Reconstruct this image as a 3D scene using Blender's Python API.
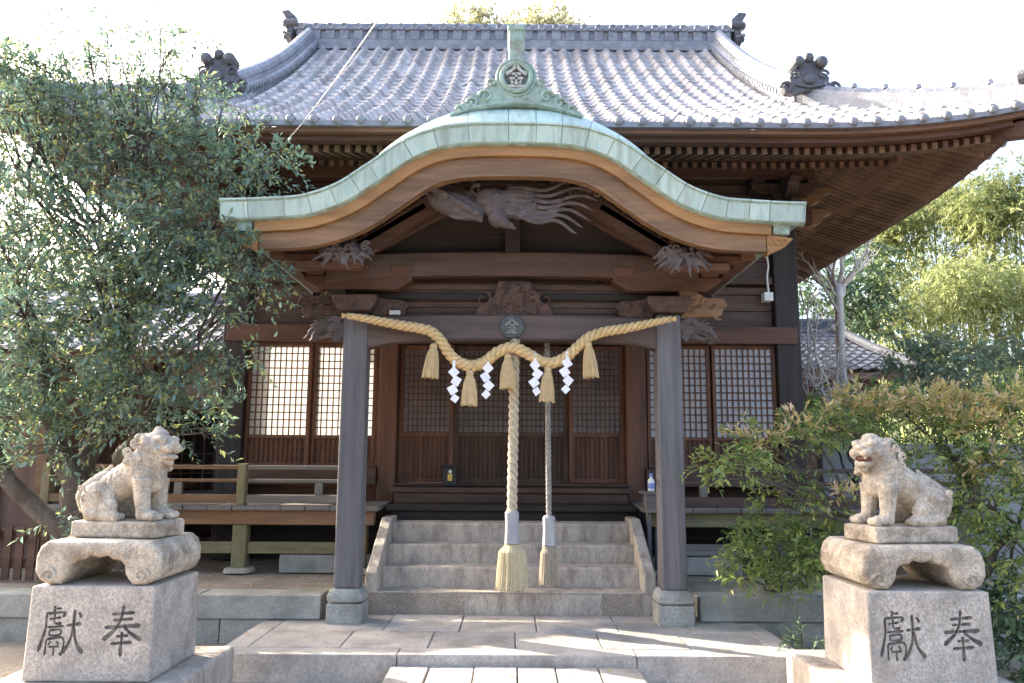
import bpy, bmesh, math, random
import numpy as np
from mathutils import Vector, Matrix, Euler, noise

R = math.radians
random.seed(7)
for o in list(bpy.data.objects):
    bpy.data.objects.remove(o)
scene = bpy.context.scene
COL = scene.collection

# ------------------------------------------------------------------ camera
CAM_Z, PITCH, FPX, ROLL = 1.7, R(8.6), 780.0, R(0.35)
cam_d = bpy.data.cameras.new("camera")
cam_d.sensor_width = 36.0
cam_d.lens = FPX / 1024 * 36
cam_d.clip_end = 3000
cam = bpy.data.objects.new("camera", cam_d)
COL.objects.link(cam)
cam.matrix_world = (Matrix.Translation((0, 0, CAM_Z)) @ Matrix.Rotation(R(90) + PITCH, 4, 'X')
                    @ Matrix.Rotation(ROLL, 4, 'Z'))
scene.camera = cam

# ------------------------------------------------------------------ sky, sun, exposure
SUN_DIR = Vector((-0.80, 0.46, 0.47)).normalized()          # towards the sun
SUN_EL = math.asin(SUN_DIR.z)
SUN_AZ = math.atan2(SUN_DIR.x, SUN_DIR.y)
w = bpy.data.worlds.new("World")
scene.world = w
w.use_nodes = True
nt = w.node_tree
bg = nt.nodes["Background"]
sky = nt.nodes.new("ShaderNodeTexSky")
sky.sky_type = 'NISHITA'
sky.sun_disc = False
sky.sun_elevation = SUN_EL
sky.sun_rotation = SUN_AZ
sky.air_density = 1.0
sky.dust_density = 7.0
sky.ozone_density = 1.0
nt.links.new(sky.outputs[0], bg.inputs[0])
bg.inputs[1].default_value = 0.15
sl = bpy.data.lights.new("sun", 'SUN')
sl.energy = 3.2
sl.angle = R(0.55)
sl.color = (1.0, 0.90, 0.74)
so = bpy.data.objects.new("sun", sl)
COL.objects.link(so)
so.rotation_euler = SUN_DIR.to_track_quat('Z', 'Y').to_euler()
scene.view_settings.view_transform = 'Standard'
scene.view_settings.look = 'None'
scene.view_settings.gamma = 1
scene.view_settings.exposure = 2.55
scene.cycles.use_denoising = True
scene.cycles.max_bounces = 8
scene.cycles.diffuse_bounces = 4
scene.cycles.transparent_max_bounces = 8


def at(u, v, Y):
    """point at distance Y in front of the standing point, for measured directions"""
    x, y = u - 512, v - 341.5
    c, s = math.cos(ROLL), math.sin(ROLL)
    x, y = x * c + y * s, -x * s + y * c
    a, b = x / FPX, -y / FPX
    t = Y / (math.cos(PITCH) - b * math.sin(PITCH))
    return Vector((a * t, Y, CAM_Z + t * (math.sin(PITCH) + b * math.cos(PITCH))))


# ------------------------------------------------------------------ materials
MATS = {}


def mat(name, base, var=0.25, scale=6.0, rough=0.7, bump=0.15, stretch=(1, 1, 1), spec=0.4,
        stain=None, stain_amt=0.0, stain_scale=1.5, island=0.0, metallic=0.0, fine=0.0, fine_scale=60, cell=None):
    """procedural surface: base colour broken by two noises, own-shape stains, bump"""
    if name in MATS:
        return MATS[name]
    m = bpy.data.materials.new(name)
    m.use_nodes = True
    n, l = m.node_tree.nodes, m.node_tree.links
    p = n["Principled BSDF"]
    tc = n.new("ShaderNodeTexCoord")
    mp = n.new("ShaderNodeMapping")
    mp.inputs['Scale'].default_value = stretch
    l.new(tc.outputs['Object'], mp.inputs[0])
    nz = n.new("ShaderNodeTexNoise")
    nz.inputs['Scale'].default_value = scale
    nz.inputs['Detail'].default_value = 8
    nz.inputs['Roughness'].default_value = 0.65
    l.new(mp.outputs[0], nz.inputs['Vector'])
    cr = n.new("ShaderNodeValToRGB")
    lo = [c * (1 - var) for c in base]
    hi = [min(1, c * (1 + var)) for c in base]
    cr.color_ramp.elements[0].position = 0.32
    cr.color_ramp.elements[1].position = 0.68
    cr.color_ramp.elements[0].color = (*lo, 1)
    cr.color_ramp.elements[1].color = (*hi, 1)
    l.new(nz.outputs[0], cr.inputs[0])
    out = cr.outputs[0]
    if fine:
        nf = n.new("ShaderNodeTexNoise")
        nf.inputs['Scale'].default_value = fine_scale
        nf.inputs['Detail'].default_value = 3
        l.new(mp.outputs[0], nf.inputs['Vector'])
        mr = n.new("ShaderNodeMapRange")
        mr.inputs[1].default_value = 0.3
        mr.inputs[2].default_value = 0.7
        mr.inputs[3].default_value = 1 - fine
        mr.inputs[4].default_value = 1 + fine
        l.new(nf.outputs[0], mr.inputs[0])
        mx = n.new("ShaderNodeMix")
        mx.data_type = 'RGBA'
        mx.blend_type = 'MULTIPLY'
        mx.inputs[0].default_value = 1
        l.new(out, mx.inputs[6])
        l.new(mr.outputs[0], mx.inputs[7])
        out = mx.outputs[2]
    if stain:
        ns = n.new("ShaderNodeTexNoise")
        ns.inputs['Scale'].default_value = stain_scale
        ns.inputs['Detail'].default_value = 9
        ns.inputs['Roughness'].default_value = 0.7
        l.new(mp.outputs[0], ns.inputs['Vector'])
        sr = n.new("ShaderNodeMapRange")
        sr.inputs[1].default_value = 0.47
        sr.inputs[2].default_value = 0.66
        sr.inputs[4].default_value = stain_amt
        l.new(ns.outputs[0], sr.inputs[0])
        mx = n.new("ShaderNodeMix")
        mx.data_type = 'RGBA'
        l.new(sr.outputs[0], mx.inputs[0])
        l.new(out, mx.inputs[6])
        mx.inputs[7].default_value = (*stain, 1)
        out = mx.outputs[2]
    if island:
        g = n.new("ShaderNodeNewGeometry")
        mr = n.new("ShaderNodeMapRange")
        mr.inputs[3].default_value = 1 - island
        mr.inputs[4].default_value = 1 + island
        l.new(g.outputs['Random Per Island'], mr.inputs[0])
        mx = n.new("ShaderNodeMix")
        mx.data_type = 'RGBA'
        mx.blend_type = 'MULTIPLY'
        mx.inputs[0].default_value = 1
        l.new(out, mx.inputs[6])
        l.new(mr.outputs[0], mx.inputs[7])
        out = mx.outputs[2]
    if cell:
        sc_ = n.new("ShaderNodeVectorMath")
        sc_.operation = 'DIVIDE'
        sc_.inputs[1].default_value = (*cell, 1000)
        l.new(tc.outputs['Object'], sc_.inputs[0])
        fl_ = n.new("ShaderNodeVectorMath")
        fl_.operation = 'FLOOR'
        l.new(sc_.outputs[0], fl_.inputs[0])
        wn = n.new("ShaderNodeTexWhiteNoise")
        wn.noise_dimensions = '3D'
        l.new(fl_.outputs[0], wn.inputs['Vector'])
        mr = n.new("ShaderNodeMapRange")
        mr.inputs[3].default_value = .68
        mr.inputs[4].default_value = 1.25
        l.new(wn.outputs[0], mr.inputs[0])
        mx = n.new("ShaderNodeMix")
        mx.data_type = 'RGBA'
        mx.blend_type = 'MULTIPLY'
        mx.inputs[0].default_value = 1
        l.new(out, mx.inputs[6])
        l.new(mr.outputs[0], mx.inputs[7])
        out = mx.outputs[2]
    l.new(out, p.inputs['Base Color'])
    p.inputs['Roughness'].default_value = rough
    p.inputs['Specular IOR Level'].default_value = spec
    p.inputs['Metallic'].default_value = metallic
    if bump:
        nb = n.new("ShaderNodeTexNoise")
        nb.inputs['Scale'].default_value = scale * 4
        nb.inputs['Detail'].default_value = 6
        l.new(mp.outputs[0], nb.inputs['Vector'])
        b = n.new("ShaderNodeBump")
        b.inputs['Strength'].default_value = bump
        b.inputs['Distance'].default_value = 0.02
        l.new(nb.outputs[0], b.inputs['Height'])
        l.new(b.outputs[0], p.inputs['Normal'])
    MATS[name] = m
    return m


def leafmat(name, cols, transl=0.35, rough=0.45, spec=0.5):
    m = bpy.data.materials.new(name)
    m.use_nodes = True
    n, l = m.node_tree.nodes, m.node_tree.links
    p = n["Principled BSDF"]
    g = n.new("ShaderNodeNewGeometry")
    cr = n.new("ShaderNodeValToRGB")
    el = cr.color_ramp.elements
    for i, c in enumerate(cols):
        pos = i / (len(cols) - 1)
        if i == 0:
            e = el[0]; e.position = 0
        elif i == len(cols) - 1:
            e = el[-1]; e.position = 1
        else:
            e = el.new(pos)
        e.color = (*c, 1)
    l.new(g.outputs['Random Per Island'], cr.inputs[0])
    l.new(cr.outputs[0], p.inputs['Base Color'])
    p.inputs['Roughness'].default_value = rough
    p.inputs['Specular IOR Level'].default_value = spec
    t = n.new("ShaderNodeBsdfTranslucent")
    l.new(cr.outputs[0], t.inputs[0])
    ms = n.new("ShaderNodeMixShader")
    ms.inputs[0].default_value = transl
    l.new(p.outputs[0], ms.inputs[1])
    l.new(t.outputs[0], ms.inputs[2])
    l.new(ms.outputs[0], n["Material Output"].inputs[0])
    MATS[name] = m
    return m


WX, WZ, WY = (0.12, 1, 1), (1, 1, 0.10), (1, 0.12, 1)      # grain directions
M_DK = mat("dark_wood_across", (0.082, 0.042, 0.028), .45, 14, .6, .25, WX, stain=(.10, .085, .08), stain_amt=.5, island=.15)
M_DV = mat("dark_wood_upright", (0.080, 0.043, 0.029), .45, 14, .6, .25, WZ, stain=(.10, .085, .08), stain_amt=.4, island=.15)
M_DY = mat("dark_wood_deep", (0.10, 0.056, 0.038), .4, 14, .6, .2, WY, island=.25)
M_BLACK = mat("black_wood_and_shade", (0.028, 0.02, 0.018), .4, 10, .7, .2, WX)
M_BLACKV = mat("blackened_upright", (0.035, 0.027, 0.026), .4, 12, .65, .2, WZ)
M_RED = mat("reddish_wood", (0.135, 0.060, 0.036), .4, 12, .6, .2, WZ, island=.12)
M_REDX = mat("reddish_beam", (0.120, 0.055, 0.034), .4, 12, .6, .2, WX, stain=(.06, .035, .025), stain_amt=.6)
M_POST = mat("weathered_grey_post", (0.128, 0.122, 0.132), .35, 16, .65, .35, (1, 1, .06), stain=(.09, .085, .09), stain_amt=.6, stain_scale=6)
M_POSTX = mat("weathered_grey_board", (0.17, 0.155, 0.145), .35, 16, .65, .35, (.06, 1, 1), stain=(.10, .09, .085), stain_amt=.6, stain_scale=6)
M_BARGE = mat("honey_barge_wood", (0.33, 0.175, 0.065), .3, 9, .5, .2, WX, stain=(.20, .10, .05), stain_amt=.7, stain_scale=3)
M_BARGE2 = mat("brown_barge_wood", (0.215, 0.122, 0.062), .45, 9, .55, .25, WX, stain=(.10, .06, .04), stain_amt=.85, stain_scale=3.5)
M_EAVE = mat("eave_board_wood", (0.20, 0.105, 0.06), .35, 10, .6, .2, WX, stain=(.11, .06, .04), stain_amt=.6)
M_RAFT = mat("rafter_wood", (0.19, 0.11, 0.068), .4, 8, .6, .2, WY, island=.25)
M_CARV = mat("grey_carved_wood", (0.105, 0.083, 0.080), .6, 18, .7, .4, (1, 1, 1), stain=(.06, .045, .045), stain_amt=.8, stain_scale=9)
M_CARVB = mat("brown_carved_wood", (0.078, 0.045, 0.034), .45, 16, .7, .4, stain=(.05, .03, .025), stain_amt=.7, stain_scale=7)
M_PAT = mat("copper_patina", (0.44, 0.57, 0.54), .18, 6, .5, .25, (1, 1, .35), stain=(.24, .36, .32), stain_amt=.75, stain_scale=6, island=.15, spec=.45)
M_PATO = mat("copper_ornament", (0.29, 0.40, 0.355), .35, 14, .5, .3, stain=(.20, .15, .08), stain_amt=.7, stain_scale=6, spec=.45)
M_TILE = mat("roof_tile", (0.37, 0.345, 0.345), .3, 9, .38, .15, stain=(.30, .22, .19), stain_amt=.7, stain_scale=5, spec=.55, fine=.25, fine_scale=25, cell=(.24, .225))
M_TILE2 = mat("dark_roof_tile", (0.085, 0.092, 0.115), .35, 9, .6, .25, stain=(.05, .05, .06), stain_amt=.6, stain_scale=3, spec=.2)
M_TILED = mat("ridge_tile", (0.27, 0.275, 0.31), .3, 9, .4, .25, stain=(.13, .13, .15), stain_amt=.6, stain_scale=4, spec=.5)
M_ONI = mat("ogre_tile", (0.13, 0.13, 0.15), .35, 16, .5, .4, stain=(.07, .07, .08), stain_amt=.7, stain_scale=8)
M_STONE = mat("granite_block", (0.41, 0.365, 0.325), .22, 7, .85, .35, (1, 1, .85), fine=.32, fine_scale=85, stain=(.20, .18, .165), stain_amt=.7, stain_scale=4)
M_LION = mat("lion_stone", (0.43, 0.37, 0.30), .28, 9, .85, .5, fine=.28, fine_scale=75, stain=(.17, .135, .10), stain_amt=.9, stain_scale=6)
M_STEP = mat("step_stone", (0.43, 0.375, 0.32), .2, 6, .8, .25, (1, 1, .3), fine=.2, fine_scale=70, stain=(.19, .15, .13), stain_amt=.8, stain_scale=9, island=.06)
M_PAVE = mat("paving_stone", (0.41, 0.372, 0.338), .16, 5, .8, .2, fine=.2, fine_scale=60, stain=(.20, .175, .155), stain_amt=.7, stain_scale=2.8, island=.16)
M_KERB = mat("kerb_stone", (0.31, 0.31, 0.285), .2, 4, .85, .3, fine=.2, fine_scale=60, stain=(.16, .165, .15), stain_amt=.75, stain_scale=2.5, island=.08)
M_INK = mat("carved_ink", (0.10, 0.09, 0.086), .5, 30, .9, .2, stain=(.28, .25, .235), stain_amt=.75, stain_scale=14)
M_GROUND = mat("bare_earth", (0.30, 0.25, 0.20), .3, 3, .95, .5, fine=.3, fine_scale=50, stain=(.14, .12, .09), stain_amt=.7, stain_scale=1.2)
M_MOSSY = mat("mossy_wood", (0.20, 0.17, 0.10), .35, 10, .8, .3, (1, 1, .3), stain=(.13, .14, .07), stain_amt=.7, stain_scale=4)
M_MOSSX = mat("mossy_beam", (0.20, 0.17, 0.10), .35, 10, .8, .3, (.2, 1, 1), stain=(.12, .13, .07), stain_amt=.7, stain_scale=4)
M_VEND = mat("veranda_edge_wood", (0.20, 0.115, 0.065), .35, 10, .7, .2, WX, stain=(.13, .115, .06), stain_amt=.7, stain_scale=3)
M_ROPE = mat("straw_rope", (0.62, 0.45, 0.23), .25, 30, .8, .35, fine=.2, fine_scale=120)
M_STRAW = mat("straw_tassel", (0.64, 0.48, 0.26), .3, 40, .85, .5, (4, 4, .3))
M_PALER = mat("pale_bell_rope", (0.50, 0.42, 0.31), .25, 30, .85, .35, stain=(.33, .27, .2), stain_amt=.5, stain_scale=4)
M_GREYR = mat("grey_bell_rope", (0.30, 0.275, 0.26), .3, 30, .85, .35, stain=(.17, .15, .14), stain_amt=.6, stain_scale=6)
M_HEMP = mat("hemp_broom", (0.56, 0.47, 0.30), .3, 40, .9, .5, (4, 4, .25))
M_HEMPG = mat("grey_hemp_broom", (0.36, 0.31, 0.25), .3, 40, .9, .5, (4, 4, .25), stain=(.5, .41, .27), stain_amt=.8, stain_scale=5)
M_SLEEVE = mat("rope_sleeve", (0.35, 0.35, 0.37), .2, 10, .6, .2, (1, 1, .4), stain=(.2, .2, .22), stain_amt=.5)
M_PAPER = mat("white_paper", (0.82, 0.82, 0.86), .03, 8, .8, 0)
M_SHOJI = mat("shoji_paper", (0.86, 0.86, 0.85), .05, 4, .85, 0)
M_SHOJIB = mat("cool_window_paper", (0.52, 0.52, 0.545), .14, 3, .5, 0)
M_DGLASS = mat("dim_door_glass", (0.19, 0.185, 0.20), .35, 3, .25, 0, spec=.5)
M_PLASTER = mat("white_plaster", (0.68, 0.64, 0.60), .1, 3, .9, .1, stain=(.5, .45, .42), stain_amt=.4)
M_WHITE = mat("white_plastic", (0.78, 0.77, 0.74), .05, 6, .45, 0)
M_BLUE = mat("blue_label", (0.20, 0.28, 0.62), .1, 6, .4, 0)
M_YEL = mat("yellow_label", (0.60, 0.42, 0.10), .25, 20, .5, 0)
M_METAL = mat("dark_metal", (0.03, 0.03, 0.035), .2, 8, .4, 0, metallic=.6)
M_CABLE = mat("pale_cable", (0.45, 0.45, 0.48), .1, 8, .5, 0)
M_BARK = mat("tree_bark", (0.085, 0.07, 0.06), .4, 14, .9, .6, (1, 1, .3), stain=(.17, .15, .13), stain_amt=.5, stain_scale=6)
M_PBARK = mat("pale_bark", (0.62, 0.56, 0.52), .2, 12, .85, .4, (1, 1, .3), stain=(.33, .29, .26), stain_amt=.6, stain_scale=4)
M_CULM = mat("bamboo_culm", (0.26, 0.29, 0.10), .3, 6, .5, .1)
M_HILL = mat("hill_ground", (0.10, 0.11, 0.05), .4, 2, .95, .5)
M_MOUTH = mat("mouth_paint", (0.16, 0.07, 0.055), .3, 20, .8, .2)
M_RBWALL = mat("red_brown_wall", (0.21, 0.125, 0.095), .25, 5, .8, .2, WZ)

L_TREE = leafmat("camellia_leaf", [(.085, .160, .118), (.120, .215, .160), (.170, .262, .210), (.10, .185, .163), (.20, .27, .13), (.36, .38, .13)], .46, .30, .9)
L_SHRUB = leafmat("shrub_leaf", [(.19, .29, .08), (.28, .36, .10), (.13, .24, .10), (.40, .40, .12), (.22, .31, .10)], .42, .36)
L_TIP = leafmat("autumn_tip_leaf", [(.62, .44, .20), (.55, .48, .14), (.72, .50, .38), (.36, .40, .12), (.66, .46, .22)], .40, .45)
L_BAMB = leafmat("bamboo_leaf", [(.27, .33, .12), (.36, .39, .16), (.21, .28, .11), (.41, .42, .20), (.17, .25, .11)], .40, .5)
L_DARK = leafmat("evergreen_leaf", [(.05, .10, .055), (.075, .13, .07), (.10, .16, .08)], .25, .5)
L_GREY = leafmat("greyish_leaf", [(.16, .22, .14), (.21, .27, .17), (.13, .19, .11), (.27, .31, .19)], .3, .55)
L_FAR = leafmat("far_tree_leaf", [(.46, .46, .30), (.55, .53, .36), (.40, .42, .27)], .45, .5)


def make_paper_glow(m, amt):
    # thin paper lets light from behind through
    n, l = m.node_tree.nodes, m.node_tree.links
    p = n["Principled BSDF"]
    t = n.new("ShaderNodeBsdfTranslucent")
    l.new(p.inputs['Base Color'].links[0].from_socket, t.inputs[0])
    ms = n.new("ShaderNodeMixShader")
    ms.inputs[0].default_value = amt
    l.new(p.outputs[0], ms.inputs[1])
    l.new(t.outputs[0], ms.inputs[2])
    l.new(ms.outputs[0], n["Material Output"].inputs[0])


make_paper_glow(M_SHOJI, .45)


# ------------------------------------------------------------------ mesh builder
class MB:
    def __init__(s):
        s.v, s.f = [], []

    def add(s, vs, fs):
        n = len(s.v)
        s.v.extend([tuple(p) for p in vs])
        s.f.extend([tuple(i + n for i in f) for f in fs])
        return s

    def bx(s, x0, x1, y0, y1, z0, z1):
        return s.add([(x0, y0, z0), (x1, y0, z0), (x1, y1, z0), (x0, y1, z0), (x0, y0, z1), (x1, y0, z1), (x1, y1, z1), (x0, y1, z1)],
                     [(0, 3, 2, 1), (4, 5, 6, 7), (0, 1, 5, 4), (1, 2, 6, 5), (2, 3, 7, 6), (3, 0, 4, 7)])

    def beam(s, p0, p1, wdt, hgt, up=(0, 0, 1)):
        p0, p1, up = Vector(p0), Vector(p1), Vector(up)
        d = (p1 - p0).normalized()
        sd = d.cross(up).normalized() * (wdt / 2)
        u = sd.cross(d).normalized() * (hgt / 2)
        vs = []
        for p in (p0, p1):
            vs += [p - sd - u, p + sd - u, p + sd + u, p - sd + u]
        return s.add(vs, [(0, 1, 2, 3), (7, 6, 5, 4), (0, 4, 5, 1), (1, 5, 6, 2), (2, 6, 7, 3), (3, 7, 4, 0)])

    def prism(s, poly, d0, d1, plane='xz'):
        n = len(poly)
        f = {'xz': lambda a, b, d: (a, d, b), 'yz': lambda a, b, d: (d, a, b), 'xy': lambda a, b, d: (a, b, d)}[plane]
        vs = [f(a, b, d0) for a, b in poly] + [f(a, b, d1) for a, b in poly]
        fs = [tuple(range(n)), tuple(range(2 * n - 1, n - 1, -1))]
        fs += [(i, i + n, (i + 1) % n + n, (i + 1) % n) for i in range(n)]
        return s.add(vs, fs)

    def tube(s, pts, rad, n=8, closed=False, flat=1.0):
        pts = [Vector(p) for p in pts]
        if not hasattr(rad, '__len__'):
            rad = [rad] * len(pts)
        vs, fs = [], []
        ref = None
        for i, p in enumerate(pts):
            a = pts[i - 1] if i > 0 else p
            b = pts[i + 1] if i < len(pts) - 1 else p
            d = (b - a)
            if d.length < 1e-9:
                d = Vector((0, 0, 1))
            d.normalize()
            if ref is None:
                ref = Vector((0, 1, 0)) if abs(d.y) < .9 else Vector((1, 0, 0))
            sd = d.cross(ref)
            if sd.length < 1e-6:
                sd = d.cross(Vector((1, 0, 0)))
            sd.normalize()
            ref = sd.cross(d).normalized()
            for k in range(n):
                t = 2 * math.pi * k / n
                vs.append(p + (sd * math.cos(t) + ref * math.sin(t) * flat) * rad[i])
        for i in range(len(pts) - 1):
            for k in range(n):
                k2 = (k + 1) % n
                fs.append((i * n + k, i * n + k2, (i + 1) * n + k2, (i + 1) * n + k))
        fs.append(tuple(range(n - 1, -1, -1)))
        m = (len(pts) - 1) * n
        fs.append(tuple(range(m, m + n)))
        return s.add(vs, fs)

    def lathe(s, prof, c=(0, 0, 0), n=16, axis='z', sq=0.0):
        vs, fs = [], []
        for r, h in prof:
            for k in range(n):
                t = 2 * math.pi * k / n
                ct, st = math.cos(t), math.sin(t)
                if sq:
                    q = (abs(ct) ** sq + abs(st) ** sq) ** (-1 / sq)
                    ct, st = ct * q, st * q
                if axis == 'z':
                    vs.append((c[0] + r * ct, c[1] + r * st, c[2] + h))
                elif axis == 'y':
                    vs.append((c[0] + r * ct, c[1] + h, c[2] + r * st))
                else:
                    vs.append((c[0] + h, c[1] + r * ct, c[2] + r * st))
        m = len(prof)
        for i in range(m - 1):
            for k in range(n):
                k2 = (k + 1) % n
                fs.append((i * n + k, i * n + k2, (i + 1) * n + k2, (i + 1) * n + k))
        fs.append(tuple(range(n - 1, -1, -1)))
        fs.append(tuple(range((m - 1) * n, m * n)))
        return s.add(vs, fs)

    def ell(s, c, r, rot=(0, 0, 0), nu=14, nv=9):
        M = Euler(rot).to_matrix()
        c = Vector(c)
        vs, fs = [], []
        for j in range(nv + 1):
            ph = math.pi * j / nv
            for i in range(nu):
                t = 2 * math.pi * i / nu
                q = Vector((r[0] * math.sin(ph) * math.cos(t), r[1] * math.sin(ph) * math.sin(t), r[2] * math.cos(ph)))
                vs.append(c + M @ q)
        for j in range(nv):
            for i in range(nu):
                i2 = (i + 1) % nu
                fs.append((j * nu + i, (j + 1) * nu + i, (j + 1) * nu + i2, j * nu + i2))
        return s.add(vs, fs)

    def grid(s, rows):
        nr, nc = len(rows), len(rows[0])
        vs = [p for r in rows for p in r]
        fs = [(i * nc + j, i * nc + j + 1, (i + 1) * nc + j + 1, (i + 1) * nc + j) for i in range(nr - 1) for j in range(nc - 1)]
        return s.add(vs, fs)

    def xf(s, M, start=0):
        s.v[start:] = [tuple(M @ Vector(p)) for p in s.v[start:]]
        return s

    def build(s, name, m, parent=None, smooth=False, bevel=0.0, segs=2, fix=True, local=False, angle=40):
        me = bpy.data.meshes.new(name)
        me.from_pydata(s.v, [], s.f)
        if fix:
            b = bmesh.new()
            b.from_mesh(me)
            bmesh.ops.recalc_face_normals(b, faces=b.faces)
            b.to_mesh(me)
            b.free()
        me.validate()
        me.update()
        if smooth:
            me.polygons.foreach_set('use_smooth', [True] * len(me.polygons))
        me.materials.append(m)
        o = bpy.data.objects.new(name, me)
        COL.objects.link(o)
        if bevel:
            md = o.modifiers.new('edge', 'BEVEL')
            md.width = bevel
            md.segments = segs
            md.limit_method = 'ANGLE'
            md.angle_limit = R(angle)
        if parent is not None:
            o.parent = parent
            if not local:
                if parent.type == 'EMPTY':
                    o.matrix_parent_inverse = Matrix.Translation(-Vector(parent.location))
        return o


def thing(name, label, cat, loc=(0, 0, 0), group=None, rotz=0):
    o = bpy.data.objects.new(name, None)
    COL.objects.link(o)
    o.location = loc
    o.rotation_euler = (0, 0, rotz)
    o.empty_display_size = .1
    return tag(o, label, cat, group)


def tag(o, label, cat, group=None, kind=None):
    o['label'] = label
    o['category'] = cat
    if group:
        o['group'] = group
    if kind:
        o['kind'] = kind
    return o


def struct(name, mb, m, label, cat, **k):
    return tag(mb.build(name, m, **k), label, cat, kind='structure')


def copy_part(o, parent, dx=0, dy=0, dz=0):
    c = o.copy()
    COL.objects.link(c)
    c.parent = parent
    c.matrix_parent_inverse = o.matrix_parent_inverse.copy()
    c.location = (o.location.x + dx, o.location.y + dy, o.location.z + dz)
    return c


def crom(pts, per=10):
    """Catmull-Rom through 2D or 3D points"""
    P = [Vector(p) for p in pts]
    P = [P[0] * 2 - P[1]] + P + [P[-1] * 2 - P[-2]]
    out = []
    for i in range(1, len(P) - 2):
        for k in range(per):
            t = k / per
            a, b, c, d = P[i - 1], P[i], P[i + 1], P[i + 2]
            out.append(0.5 * ((2 * b) + (c - a) * t + (2 * a - 5 * b + 4 * c - d) * t * t + (3 * b - a - 3 * c + d) * t ** 3))
    out.append(P[-2])
    return out


def rope(mb, pts, r, strands=3, pitch=None, n=7, step=None):
    """twisted rope along a dense path; r may vary"""
    pts = [Vector(p) for p in pts]
    L = [0]
    for i in range(1, len(pts)):
        L.append(L[-1] + (pts[i] - pts[i - 1]).length)
    if not hasattr(r, '__len__'):
        r = [r] * len(pts)
    pitch = pitch or max(r) * 7
    step = step or pitch / 14
    m = max(8, int(L[-1] / step))
    la = np.array(L)
    pa = np.array([list(p) for p in pts])
    sv = np.linspace(0, L[-1], m)
    cp = np.stack([np.interp(sv, la, pa[:, i]) for i in range(3)], 1)
    rr = np.interp(sv, la, np.array(r))
    for k in range(strands):
        path, rad = [], []
        for i in range(m):
            a, b = cp[max(0, i - 1)], cp[min(m - 1, i + 1)]
            d = Vector(b - a).normalized()
            ref = Vector((0, 1, 0)) if abs(d.y) < .9 else Vector((1, 0, 0))
            e1 = d.cross(ref).normalized()
            e2 = e1.cross(d)
            ph = 2 * math.pi * (sv[i] / pitch + k / strands)
            path.append(Vector(cp[i]) + (e1 * math.cos(ph) + e2 * math.sin(ph)) * rr[i] * .56)
            rad.append(rr[i] * .50)
        mb.tube(path, rad, n)
    return mb


# ------------------------------------------------------------------ brush strokes for carved writing
HOU = [([(.22, .80), (.78, .84)], .05), ([(.26, .68), (.74, .71)], .045), ([(.06, .53), (.50, .555), (.94, .575)], .055),
       ([(.50, .99), (.46, .74), (.33, .50), (.04, .27)], .055), ([(.52, .58), (.68, .43), (.98, .28)], .06),
       ([(.36, .35), (.66, .37)], .042), ([(.24, .20), (.76, .235)], .05), ([(.50, .45), (.50, .2), (.495, -.06)], .055)]
KEN = [([(.30, 1.0), (.30, .86)], .04), ([(.31, .93), (.47, .94)], .035), ([(.10, .83), (.55, .855), (.51, .76)], .042),
       ([(.12, .83), (.11, .5), (-.02, .05)], .048), ([(.19, .72), (.47, .755)], .035), ([(.32, .83), (.31, .67), (.37, .625), (.50, .64)], .035),
       ([(.15, .55), (.56, .575)], .04), ([(.22, .49), (.22, .38)], .034), ([(.22, .49), (.49, .50), (.48, .38)], .034), ([(.22, .385), (.48, .39)], .03),
       ([(.16, .31), (.15, -.02)], .038), ([(.16, .31), (.56, .33), (.56, .02), (.50, .03)], .04), ([(.27, .27), (.22, .19)], .032),
       ([(.41, .27), (.47, .20)], .032), ([(.22, .15), (.49, .165)], .034), ([(.355, .15), (.355, -.03)], .036),
       ([(.62, .59), (.98, .63)], .05), ([(.79, .92), (.78, .5), (.70, .22), (.56, .03)], .055), ([(.79, .57), (.88, .25), (1.06, .03)], .06),
       ([(.89, .86), (.97, .76)], .05)]
KIN = [([(.50, .98), (.30, .74), (.06, .60)], .09), ([(.50, .98), (.70, .74), (.94, .60)], .09), ([(.30, .60), (.70, .60)], .07),
       ([(.22, .40), (.78, .40)], .07), ([(.50, .60), (.50, .06)], .08), ([(.30, .30), (.36, .16)], .07), ([(.70, .30), (.64, .16)], .07),
       ([(.14, .06), (.86, .06)], .08)]


def strokes(mb, glyph, ox, oz, size, y, depth, sx=1.0):
    """each stroke a tapered brush ribbon with thickness"""
    for pts, wd in glyph:
        P = crom([(p[0], p[1], 0) for p in pts], 6)
        n = len(P)
        L, Rr = [], []
        for i, p in enumerate(P):
            a, b = P[max(0, i - 1)], P[min(n - 1, i + 1)]
            d = (b - a).normalized()
            nn = Vector((-d.y, d.x, 0))
            t = i / (n - 1)
            ww = wd * 1.12 * (.52 + .85 * max(0, t - .45) ** 1.2 + .75 * max(0, .35 - t)) * (0.5 if i in (0, n - 1) else 1)
            L.append(p + nn * ww)
            Rr.append(p - nn * ww)
        poly = [(ox + q.x * size * sx, oz + q.y * size) for q in L + Rr[::-1]]
        mb.prism(poly, y, y + depth, 'xz')
    return mb

# ================================================================== SETTING
ZG, ZL, ZT = 0.10, 0.30, 0.51        # ground, landing, terrace levels
g = MB()
N = 60
rows = []
for i in range(N + 1):
    yy = -6 + (i / N) ** 2.2 * 400
    row = []
    for j in range(41):
        q = (j - 20) / 20
        xx = math.copysign(abs(q) ** 2.0, q) * 260
        z = ZG + .012 * noise.noise((xx * 1.3, yy * 1.3, 0))
        row.append((xx, yy, z))
    rows.append(row)
g.grid(rows)
struct('ground', g, M_GROUND, 'bare brown earth yard around the shrine', 'ground', smooth=True)

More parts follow.
